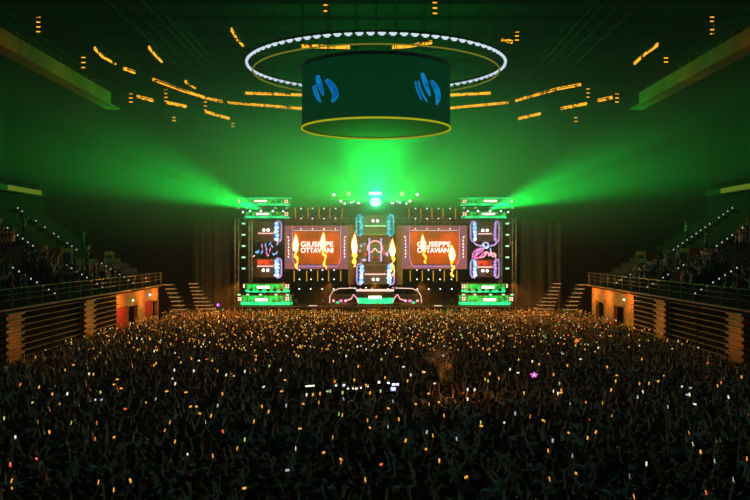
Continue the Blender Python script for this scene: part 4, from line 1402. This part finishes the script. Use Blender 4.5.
# arm poses: (elbow, hand) for an arm whose shoulder is at (0.2, 0, 1.43); x is mirrored for the other arm
A_DOWN = ((0.26, -0.02, 1.15), (0.25, 0.10, 0.90))
A_UP = ((0.33, 0.08, 1.66), (0.30, 0.16, 1.93))
A_PUMP = ((0.36, 0.10, 1.48), (0.26, 0.26, 1.74))
A_PHONE = ((0.27, 0.22, 1.50), (0.13, 0.30, 1.86))
A_CLAP = ((0.30, 0.20, 1.33), (0.07, 0.36, 1.50))
A_WIDE = ((0.47, 0.02, 1.50), (0.56, 0.05, 1.78))
POSES = [
    ('both arms raised high', A_UP, A_UP, 0), ('one arm raised and the other down', A_UP, A_DOWN, 1), ('both arms hanging down', A_DOWN, A_DOWN, 0),
    ('hands clapping before the chest', A_CLAP, A_CLAP, 1), ('one arm pumping in the air', A_DOWN, A_PUMP, 0), ('both arms flung wide', A_WIDE, A_WIDE, 0),
    ('one hand holding up a phone', A_PHONE, A_DOWN, 0), ('one hand holding up a phone and long hair', A_PHONE, A_CLAP, 1)]


def person_meshes(k):
    nm, aL, aR, longhair = POSES[k]
    nodes, edges = [], []

    def n(p, r, par=None):
        nodes.append((tuple(p), r))
        if par is not None:
            edges.append((par, len(nodes) - 1))
        return len(nodes) - 1
    pel = n((0, 0, 0.95), (0.15, 0.11))
    wst = n((0, 0, 1.12), (0.125, 0.095), pel)
    ch = n((0, -0.01, 1.34), (0.155, 0.11), wst)
    nb = n((0, -0.01, 1.46), (0.075, 0.07), ch)
    nk = n((0, 0.005, 1.53), 0.052, nb)
    h1 = n((0, 0.02, 1.60), (0.070, 0.082), nk)
    h2 = n((0, 0.015, 1.68), (0.080, 0.092), h1)
    n((0, 0.01, 1.755), (0.058, 0.065), h2)
    for sx, arm in ((-1, aL), (1, aR)):
        sh = n((sx * 0.175, -0.01, 1.42), 0.058, ch)
        el = n((sx * arm[0][0], arm[0][1], arm[0][2]), 0.04, sh)
        hp = Vector((sx * arm[1][0], arm[1][1], arm[1][2]))
        ev = Vector((sx * arm[0][0], arm[0][1], arm[0][2]))
        dv = (hp - ev).normalized()
        wr = n(ev.lerp(hp, 0.92), 0.026, el)
        pm = n(hp + dv * 0.05, (0.034, 0.022), wr)
        side = dv.cross(Vector((0, 1, 0.2))).normalized()
        fwd = side.cross(dv).normalized()
        fwd = fwd if fwd.y > 0 else -fwd
        for j, L in enumerate((0.066, 0.078, 0.074, 0.058)):         # four fingers, each bent
            off = side * (j - 1.5) * 0.021
            b = n(hp + dv * 0.085 + off, 0.0105, pm)
            m_ = n(hp + dv * (0.085 + L * 0.55) + off * 1.15 + fwd * 0.008, 0.0095, b)
            n(hp + dv * (0.085 + L * 0.9) + off * 1.2 + fwd * 0.028, 0.008, m_)
        tb = n(hp + dv * 0.03 + side * -sx * 0.045 + fwd * 0.012, 0.012, pm)
        n(hp + dv * 0.065 + side * -sx * 0.062 + fwd * 0.025, 0.009, tb)
    for sx in (-1, 1):
        hp_ = n((sx * 0.095, 0, 0.88), 0.088, pel)
        kn = n((sx * 0.11, 0.02, 0.50), 0.056, hp_)
        an = n((sx * 0.12, -0.01, 0.09), 0.038, kn)
        n((sx * 0.13, 0.13, 0.04), (0.042, 0.03), an)
    body = skinned(nodes, edges, 'body_%d' % k)
    # face: nose, ears as small pushed vertices are below a pixel, shape the nose on the same surface
    for v in body.vertices:
        if abs(v.co.x) < 0.02 and v.co.y > 0.08 and 1.63 < v.co.z < 1.69:
            v.co.y += 0.018
        if abs(v.co.x) > 0.065 and abs(v.co.y) < 0.04 and 1.63 < v.co.z < 1.70:
            v.co.x *= 1.12
    # shirt
    nodes, edges = [], []
    pel = n((0, 0, 0.93), (0.168, 0.128))
    wst = n((0, 0, 1.12), (0.148, 0.118), pel)
    ch = n((0, -0.01, 1.34), (0.172, 0.128), wst)
    n((0, -0.01, 1.455), (0.10, 0.09), ch)
    for sx, arm in ((-1, aL), (1, aR)):
        sh = n((sx * 0.178, -0.01, 1.42), 0.075, ch)
        a = Vector((sx * 0.178, -0.01, 1.42))
        e = Vector((sx * arm[0][0], arm[0][1], arm[0][2]))
        n(a.lerp(e, 0.6), 0.06, sh)
    shirt = skinned(nodes, edges, 'shirt_%d' % k)
    # trousers
    nodes, edges = [], []
    pel = n((0, 0, 0.95), (0.16, 0.122))
    for sx in (-1, 1):
        hp_ = n((sx * 0.095, 0, 0.87), 0.10, pel)
        kn = n((sx * 0.11, 0.02, 0.50), 0.072, hp_)
        n((sx * 0.12, -0.01, 0.10), 0.058, kn)
    trs = skinned(nodes, edges, 'trousers_%d' % k)
    # hair
    mb = MB()
    seg, rings = 14, 7
    vs, fs = [], []
    for i in range(rings + 1):
        th = R(100) * i / rings
        for q in range(seg):
            ph = 2 * PI * q / seg
            front = max(0, math.sin(ph))
            t_ = th * (1 - 0.42 * front)
            vs.append((0.102 * math.sin(t_) * math.cos(ph), 0.005 + 0.112 * math.sin(t_) * math.sin(ph), 1.675 + 0.118 * math.cos(t_)))
    for i in range(rings):
        for q in range(seg):
            q2 = (q + 1) % seg
            fs.append((i * seg + q, (i + 1) * seg + q, (i + 1) * seg + q2, i * seg + q2))
    mb.add(vs, fs)
    if longhair:
        mb.tube([(0, -0.065, 1.70), (0, -0.095, 1.60), (0, -0.115, 1.48), (0, -0.125, 1.34)], [0.085, 0.09, 0.085, 0.04], 10)
    hair = bpy.data.meshes.new('hair_%d' % k)
    hair.from_pydata([tuple(v) for v in mb.v], [], mb.f)
    for p in hair.polygons:
        p.use_smooth = True
    for me, m in ((body, SKIN[k % 2]), (shirt, CLOTH[0]), (trs, CLOTH[1]), (hair, HAIR[0])):
        me.materials.clear()
        me.materials.append(m)
    return body, shirt, trs, hair


def make_person(k):
    body, shirt, trs, hair = person_meshes(k)
    root = bpy.data.objects.new('person', body)
    COL.objects.link(root)
    for nm_, me in (('shirt', shirt), ('trousers', trs), ('hair', hair)):
        c = bpy.data.objects.new(nm_, me)
        COL.objects.link(c)
        c.parent = root
    return root


PROTO = [make_person(k) for k in range(len(POSES))]
used_proto = [False] * len(POSES)


NUM = 'first second third fourth fifth sixth seventh eighth ninth tenth eleventh twelfth thirteenth fourteenth fifteenth sixteenth seventeenth eighteenth nineteenth twentieth'.split()
for tens, th_ in (('twenty', 'thirtieth'), ('thirty', 'fortieth'), ('forty', 'fiftieth'), ('fifty', 'sixtieth'), ('sixty', 'seventieth'), ('seventy', 'eightieth'), ('eighty', 'ninetieth')):
    NUM += [tens + '-' + n_ for n_ in NUM[:9]] + [th_]


def rank_labels(rows):
    """rows: (text, x) -> text with its rank across the picture where several share it"""
    out = [None] * len(rows)
    by = {}
    for i, (tx, x) in enumerate(rows):
        by.setdefault(tx, []).append((x, i))
    for tx, l_ in by.items():
        l_.sort()
        for r_, (x, i) in enumerate(l_):
            out[i] = tx if len(l_) == 1 else '%s, %s such from the left' % (tx, NUM[r_])
    return out


SHORT = ['both arms raised', 'one arm raised', 'arms down', 'clapping', 'pumping one fist', 'arms flung wide', 'holding up a phone', 'long-haired, with raised phone']


def place_person(k, x, y, rz, sc, label, group):
    if not used_proto[k]:
        root = PROTO[k]
        used_proto[k] = True
    else:
        root = PROTO[k].copy()
        COL.objects.link(root)
        for ch in list(PROTO[k].children):
            c = ch.copy()
            COL.objects.link(c)
            c.parent = root
    root.location = (x, y, 0)
    root.rotation_euler = (0, 0, rz)
    root.scale = (sc, sc, sc)
    for c in root.children:
        if c.name.startswith('shirt'):
            c.material_slots[0].link = 'OBJECT'
            c.material_slots[0].material = rnd.choice(CLOTH)
    tag(root, label, 'person', group)
    return root


# raised phones: where the photo shows the brightest ones (px, py, tint)
PH = []
L1 = "485,295,a 515,328,a 552,365,w 280,320,r 285,273,r 290,447,a 335,470,a 383,443,a 35,443,a 45,315,w 625,370,a 697,348,a 718,465,a 588,245,a 621,252,a 500,272,a 458,203,w 210,273,g 95,213,g 335,160,a 345,145,a 275,130,a 192,118,a 105,80,a 490,180,a 515,158,w 547,183,a 430,213,a 368,232,r 12,260,g 112,270,a 145,300,a 138,435,r 655,298,r 560,225,a 578,225,a 720,322,g 335,315,a 108,378,r 60,160,r 115,168,a 176,217,a 280,205,w 298,205,c 30,395,r 36,465,a 505,143,w 570,120,w 585,90,w 640,120,a 665,132,w 688,135,a 720,122,w 640,222,c 605,270,w"
L2 = "12,269,a 147,290,a 135,348,w 216,360,a 244,315,a 268,380,a 338,440,a 385,395,r 458,325,a 517,350,a 557,384,a 538,310,a 607,320,c 635,432,a 353,287,a 345,266,a 371,255,r 438,262,a 407,230,a 406,284,c 262,247,g 272,250,a 203,213,a 206,187,a 157,217,a 185,190,a 35,225,a 55,240,a 93,180,a 40,167,w 103,147,a 525,187,a 527,218,a 556,212,a 488,218,a 570,252,a 680,282,a 678,272,g 640,203,w 543,157,w 463,150,a 397,140,a 384,180,g 353,185,a 250,152,a 313,172,w 275,165,c 236,180,c 275,203,c 420,210,c 520,300,c 640,175,w 700,150,g 705,128,a 268,388,r 107,222,c 110,412,c 245,92,a 90,118,w"
L3 = "70,185,a 88,254,a 202,302,a 258,317,a 282,300,a 328,252,a 301,215,a 252,212,a 208,215,w 180,177,a 175,157,g 141,355,a 145,438,a 224,421,a 431,393,w 555,302,a 566,335,w 573,218,w 635,323,a 493,226,c 725,378,a 710,138,a 410,158,a 405,197,c 262,263,r 128,266,a 12,272,w 393,490,a 557,190,w 560,170,c 465,150,a 438,157,a 343,133,a 340,150,a 420,182,w 550,190,c 672,197,w 650,155,r 185,70,c 95,92,w 630,385,c 590,358,a 380,430,c 212,370,c 45,245,c 130,270,a 155,325,c 646,322,c 605,478,r 685,440,c"
for L, ox in ((L1, 0), (L2, 250), (L3, 500)):
    for tk in L.split():
        a, b, c_ = tk.split(',')
        PH.append((ox + int(a) / 2.94, 330 + int(b) / 2.94, c_))
rr = random.Random(99)
while len(PH) < 292:
    py = 334 + 66 * rr.random() ** 1.7
    px = rr.gauss(375, 190)
    if not 15 < px < 740 or (py > 375 and rr.random() < 0.4):
        continue
    PH.append((px, py, rr.choice('wwwaaaaagr')))
HP = 2.02                                                           # height of a raised phone
phones = []
for (px, py, c_) in PH:
    d = (CAMZ - HP) * F / (py - 250)
    x = (px - 375) / F * d
    if abs(x) > 21.3 or d > 90:
        continue
    phones.append((x, d, c_))

rr = random.Random(5)
spots = []
used = {}


def free(x, y, m_):
    gx, gy = int(x // 1), int(y // 1)
    for i in (-1, 0, 1):
        for j in (-1, 0, 1):
            for (a, b) in used.get((gx + i, gy + j), ()):
                if (a - x) ** 2 + (b - y) ** 2 < m_ * m_:
                    return False
    return True


def occupy(x, y):
    used.setdefault((int(x // 1), int(y // 1)), []).append((x, y))


DESKX, DESKY = (-2.3, 1.4), (38.0, 41.0)
for (x, y, c_) in phones:                                           # the holder of each phone
    sc = 1.0
    hx, hy = x + 0.13 * sc, y - 0.33 * sc                           # phone sits in the raised hand on the left
    occupy(hx, hy)
    spots.append((hx, hy, rr.choice((6, 7)), sc, 0.0))
y = 21.4
row = 0
while y < 91.3:
    w = min(21.2, y * 0.445 + 1.2)
    step = 0.60 if y < 40 else 0.64
    x = -w + (0.3 if row % 2 else 0)
    while x < w:
        px_, py_ = x + rr.uniform(-0.13, 0.13), y + rr.uniform(-0.15, 0.15)
        if not (DESKX[0] < px_ < DESKX[1] and DESKY[0] < py_ < DESKY[1]) and free(px_, py_, 0.46) and abs(px_) < 21.3 and rr.random() < 0.93:
            occupy(px_, py_)
            spots.append((px_, py_, rr.choice((0, 1, 2, 2, 3, 4, 1, 5, 4)), rr.uniform(0.93, 1.06), rr.uniform(-0.35, 0.35)))
        x += step
    y += 0.66 if y < 50 else 0.72
    row += 1
spots.sort(key=lambda t_: t_[1])
visible = [t_ for t_ in spots if abs(t_[0]) < t_[1] * 0.441 + 0.15 and t_[1] > 22.3]
near = visible[:290]
nearset = set(id(t_) for t_ in near)
ymax = near[-1][1]
rows = []
for (x, y, k, sc, rz) in near:
    dist = 'in the closest rows' if y < 22.3 + (ymax - 22.3) / 3 else ('a few rows in' if y < 22.3 + (ymax - 22.3) * 2 / 3 else 'further rows in')
    rows.append(('person from behind, %s, %s' % (SHORT[k], dist), x / y))
for (x, y, k, sc, rz), lab in zip(near, rank_labels(rows)):
    place_person(k, x, y, rz, sc, lab, 'people in the closest rows of the floor crowd')

# the rest of the crowd: simpler figures of the same poses in one object
TM = {'w': 'ph_w', 'a': 'ph_a', 'c': 'ph_c', 'g': 'ph_g', 'r': 'ph_r'}


def low_person(k, cloth, skin, hair):
    nm_, aL, aR, lh = POSES[k]
    mb = MB()
    mb.tube([(0, 0, 0.9), (0, 0, 1.12), (0, 0, 1.38), (0, 0, 1.46)], [0.15, 0.13, 0.18, 0.08], 6, cloth)
    mb.ball((0, 0.015, 1.64), (0.08, 0.095, 0.115), skin, 6, 4)
    mb.ball((0, -0.012, 1.68), (0.092, 0.10, 0.10), hair, 6, 4)
    for sx, arm in ((-1, aL), (1, aR)):
        e = Vector((sx * arm[0][0], arm[0][1], arm[0][2]))
        h = Vector((sx * arm[1][0], arm[1][1], arm[1][2]))
        mb.tube([(sx * 0.17, 0, 1.42), e], [0.055, 0.045], 4, cloth)
        mb.tube([e, h, h + (h - e).normalized() * 0.15], [0.04, 0.033, 0.03], 4, skin)
        mb.tube([(sx * 0.09, 0, 0.92), (sx * 0.11, 0, 0.05)], [0.09, 0.05], 4, 2)
    return mb


def crowd_object(name, items, label, cat):
    MATS = [SKIN[0], SKIN[1], CLOTH[0], CLOTH[1], CLOTH[2], CLOTH[3], CLOTH[4], CLOTH[5], HAIR[0], HAIR[1]]
    rr = random.Random(11)
    cache = {}
    V, FI, MI, LS = [], [], [], []
    off = 0
    for (x, y, z, k, sc, rz) in items:
        key = (k, rr.choice((2, 2, 3, 3, 4, 4, 5, 6, 7)), rr.choice((0, 1)), rr.choice((8, 8, 9)))
        if key not in cache:
            mb = low_person(*key)
            idx = np.array([i for f in mb.f for i in f], dtype=np.int32)
            cache[key] = (np.array([tuple(v) for v in mb.v], dtype=np.float32), idx,
                          np.array([len(f) for f in mb.f], dtype=np.int32), np.array(mb.m, dtype=np.int32))
        v, idx, ln, mi = cache[key]
        c, s_ = math.cos(rz), math.sin(rz)
        q = v * sc
        V.append(np.stack([q[:, 0] * c - q[:, 1] * s_ + x, q[:, 0] * s_ + q[:, 1] * c + y, q[:, 2] + z], 1))
        FI.append(idx + off)
        LS.append(ln)
        MI.append(mi)
        off += len(v)
    V, FI, LS, MI = np.concatenate(V), np.concatenate(FI), np.concatenate(LS), np.concatenate(MI)
    me = bpy.data.meshes.new(name)
    me.vertices.add(len(V))
    me.vertices.foreach_set('co', V.astype(np.float32).ravel())
    me.loops.add(len(FI))
    me.loops.foreach_set('vertex_index', FI)
    me.polygons.add(len(LS))
    st_ = np.zeros(len(LS), dtype=np.int32)
    st_[1:] = np.cumsum(LS)[:-1]
    me.polygons.foreach_set('loop_start', st_)
    for m in MATS:
        me.materials.append(m)
    me.polygons.foreach_set('material_index', MI)
    me.update(calc_edges=True)
    o = bpy.data.objects.new(name, me)
    COL.objects.link(o)
    tag(o, label, cat)
    o['kind'] = 'stuff'
    return o


crowd_object('floor_crowd', [(x, y, 0.0, k, sc, rz) for t_ in spots for (x, y, k, sc, rz) in (t_,) if id(t_) not in nearset],
             'dense standing crowd packing the arena floor up to the stage, orange lit near the front', 'crowd')
rr = random.Random(17)
items = []
for s in (-1, 1):
    for r_, (x, z) in enumerate(LOW):
        y = 47.0
        while y < 78:
            if rr.random() < (0.85 if y < 68 else 0.45) and all(not (a_ - 4.2 < y < a_ + 0.9) for a_ in (80.6, 71.5, 61.0)):
                items.append((s * (x + 0.35), y, z, rr.choice((0, 1, 2, 2, 3, 4, 4, 6)), rr.uniform(0.92, 1.05), s * 1.1 + rr.uniform(-0.3, 0.3) if s < 0 else 1.1 + rr.uniform(-0.3, 0.3)))
            y += 0.62
    for r_, (x, z) in enumerate(UPP):
        y = 58.0
        while y < 84:
            if rr.random() < (0.75 if y < 72 and r_ < 5 else 0.08 if r_ < 3 else 0.0) and all(not (a_ - 4.2 < y < a_ + 0.9) for a_ in (80.6, 71.5, 61.0)):
                items.append((s * (x + 0.35), y, z, rr.choice((0, 1, 2, 2, 3, 4)), rr.uniform(0.92, 1.05), s * 0.9))
            y += 0.62
crowd_object('stand_crowd', items, 'spectators standing in the dark side stands on both sides of the hall', 'crowd')

# ------------------------------------------------------------------ phones
PN = {'w': 'white', 'a': 'amber', 'c': 'cool blue-white', 'g': 'yellow-green', 'r': 'reddish'}
ph_me = {}


def phone_mesh(c_):
    if c_ in ph_me:
        return ph_me[c_]
    me = bpy.data.meshes.new('phone')
    mb = MB()
    mb.box((0, 0, 0), (0.078, 0.011, 0.155), 0, ch=0.004)
    mb.box((0, -0.007, 0), (0.070, 0.004, 0.135), 1)
    me.from_pydata([tuple(v) for v in mb.v], [], mb.f)
    me.materials.append(M['black'])
    me.materials.append(M[TM[c_]])
    me.polygons.foreach_set('material_index', mb.m)
    ph_me[c_] = me
    return me


rows = []
for (x, y, c_) in phones:
    dist = 'in the closest rows' if y < 26 else 'in the closer third' if y < 34 else 'amid the crowd' if y < 50 else 'near the orange rows'
    rows.append(('raised phone with %s screen %s' % (PN[c_], dist), x / y))
plabs = rank_labels(rows)
rr = random.Random(31)
for i_, (x, y, c_) in enumerate(phones):
    o = bpy.data.objects.new('smartphone', phone_mesh(c_))
    COL.objects.link(o)
    o.location = (x, y, HP)
    o.rotation_euler = (R(rr.uniform(-25, 10)), R(rr.choice((0, 0, 90)) + rr.uniform(-12, 12)), R(rr.uniform(-35, 35) if y > 36 else rr.choice((-1, 1)) * rr.uniform(35, 72)))
    sc = 0.9 if y < 30 else 1.0
    o.scale = (sc, 1, sc)
    tag(o, plabs[i_], 'phone', 'phones raised over the floor crowd')
# more phones far off, and amber dots painted as glints on faces and hands
mb = MB()
for i in range(1100):
    y = 52 + 37.5 * rr.random() ** 0.8
    x = max(-21, min(21, rr.gauss(0, 11)))
    q = Matrix.Rotation(rr.uniform(-0.5, 0.5), 3, 'Y')
    z = rr.uniform(1.75, 2.1)
    mb.box((x, y, z), (0.08, 0.012, 0.12), 0, rot=q)
    mb.box((x, y - 0.01, z), (0.06, 0.006, 0.09), rr.choice((1, 2, 2, 2, 2, 2)), rot=q)
o = mb.build('far_phone_glints', ['black', 'ph_w', 'ph_a', 'ph_c'])
tag(o, 'tiny far phones and painted glints of orange lit faces and hands in the crowd', 'phone')
o['kind'] = 'stuff'

# ------------------------------------------------------------------ technicians' position in the crowd
t = thing('mixing_desk', 'dark technician table standing in the middle of the crowd below the centre tower', 'mixing desk', (-0.4, 39.4, 0))
MB().box((-0.4, 39.5, 1.62), (3.2, 0.8, 0.10), ch=0.02).build('table_top', 'void', t)
for x in (-1.9, 1.1):
    for y in (39.2, 39.8):
        MB().tube([(x, y, 0), (x, y, 1.6)], 0.04, 6).build('leg', 'steel', t)
p0 = Vector((0.0, 39.2, 0))
for i, (px, py, w, h) in enumerate(((395.5, 384.6, 7, 2.2), (393.2, 389.2, 5, 3.6))):
    p = W(px, py, 39.2)
    c = 39.2 / F
    t = thing('monitor', '%s blue-white computer monitor glowing on the technician table' % ['wide upper', 'smaller lower'][i], 'monitor', (p.x, p.y, 1.67), 'monitors on the technician table')
    MB().box(p + Vector((0, 0.04, 0)), (w * c + 0.03, 0.05, h * c + 0.03), ch=0.008).build('housing', 'black', t)
    MB().box(p + Vector((0, 0.01, 0)), (w * c, 0.01, h * c)).build('screen', 'bluemon', t)
    MB().tube([p + Vector((0, 0.07, 0)), (p.x, p.y + 0.1, 1.67)], 0.02, 5).build('stand', 'black', t)
for i, (px, py, m_, w) in enumerate(((334.8, 381.5, 'ph_a', 2), (336, 385.5, 'cool', 2), (344, 385, 'cool', 2.4), (348, 388.6, 'cool', 1.8), (353, 388.5, 'cool', 1.6), (356.5, 389, 'cool', 2.2), (361, 388, 'cool', 1.4), (367, 386.5, 'cool', 3), (379, 382.5, 'white', 2.2), (388.5, 383, 'white', 2.2), (380.5, 391.5, 'ph_g', 1.8), (370.3, 393, 'ph_g', 1.8))):
    small_lamp(px, py, 39.3, 'tiny lamp on the technician table in the crowd, %s from its crystal shard end' % ['first', 'second', 'third', 'fourth', 'fifth', 'sixth', 'seventh', 'eighth', 'ninth', 'tenth', 'eleventh', 'twelfth'][i], m_, w, 1.4, 'tiny lamps on the technician table')
t = thing('light_stick', 'short white glowing bar held up in the crowd left of the technician table', 'light stick', W(310, 386, 38.6))
MB().tube([W(305.5, 386.3, 38.6), W(314.5, 385.6, 38.6)], 0.03, 6).build('tube', 'warm', t)
for px in (305.5, 314.5):
    MB().tube([W(px, 385.8, 38.6), W(px, 390.5, 38.6)], 0.02, 5).build('handle', 'wood', t)
# purple glow light
t = thing('glow_toy', 'small purple glowing star toy raised in the crowd below the scribble tower', 'light toy', W(534.5, 376, 41))
p = W(534.3, 375, 41)
for k in range(5):
    w = 2 * PI * k / 5 + 0.3
    q = p + Vector((math.cos(w) * 1.3, 0, math.sin(w))) * rnd.uniform(0.10, 0.17)
    MB().tube([p, q], [0.05, 0.03], 5).build('ray', 'purple' if k % 2 else 'magenta', t)
MB().ball(p, 0.05, 0, 8, 6).build('centre', 'white', t)
MB().tube([p, W(536, 382, 41)], 0.012, 5).build('stick', 'black', t)
p = W(577, 341, 60)
o = MB().ball(p, (0.17, 0.12, 0.2), 0, 8, 6).build('lantern', 'ph_r')
tag(o, 'small bright red light raised in the crowd before the arched opening', 'light')
o = MB().prism([(-0.9, 0), (0, -0.3), (0.9, 0), (0.3, 0.25), (-0.3, 0.2)], 0.05, 0, W(372, 318, 84)).build('banner', 'ledgreen')
tag(o, 'small green glowing cloth held up near the stage in the middle', 'banner')
for (px, py, m_, lab) in ((218, 305, 'purple', 'small purple light on the ground next to the shard tower'),):
    p = W(px, py, 93.5)
    t = thing('floor_light', lab, 'light', p)
    MB().ball(p, 0.16, 0, 8, 6).build('lens', m_, t)
    MB().box(p + Vector((0, 0.2, -0.2)), (0.5, 0.3, 0.4), ch=0.04).build('housing', 'black', t)

# ------------------------------------------------------------------ orange smoke plume over the crowd
sm = bpy.data.materials.new('orange_smoke')
sm.use_nodes = True
t_ = sm.node_tree
t_.nodes.clear()
out = t_.nodes.new('ShaderNodeOutputMaterial')
sc_ = t_.nodes.new('ShaderNodeVolumeScatter')
sc_.inputs['Color'].default_value = (1.0, 0.75, 0.5, 1)
tc = t_.nodes.new('ShaderNodeTexCoord')
no = t_.nodes.new('ShaderNodeTexNoise')
no.inputs['Scale'].default_value = 1.6
mr = t_.nodes.new('ShaderNodeMapRange')
mr.inputs['From Min'].default_value = 0.42
mr.inputs['From Max'].default_value = 0.75
mr.inputs['To Max'].default_value = 2.2
t_.links.new(tc.outputs['Object'], no.inputs['Vector'])
t_.links.new(no.outputs['Fac'], mr.inputs['Value'])
t_.links.new(mr.outputs[0], sc_.inputs['Density'])
t_.links.new(sc_.outputs[0], out.inputs['Volume'])
b0, b1, b2 = W(446, 384, 38), W(444, 364, 38), W(433, 344, 38)
mb = MB().tube(smooth([b0, b1, b2], 6), [0.15, 0.24, 0.30, 0.34, 0.36, 0.38, 0.42, 0.5, 0.6, 0.68, 0.7, 0.6, 0.25], 12)
o = mb.build('smoke_plume', sm, smooth=True)
tag(o, 'orange lit smoke plume rising from the crowd below the scribble tower side', 'smoke')
o['kind'] = 'stuff'
lamp('POINT', 'plume_fill', W(446, 372, 38) + Vector((0.55, -0.5, 0.1)), (1.0, 0.36, 0.03), 30, shadow_soft_size=0.1)  # added orange lamp beside the plume to brighten the smoke
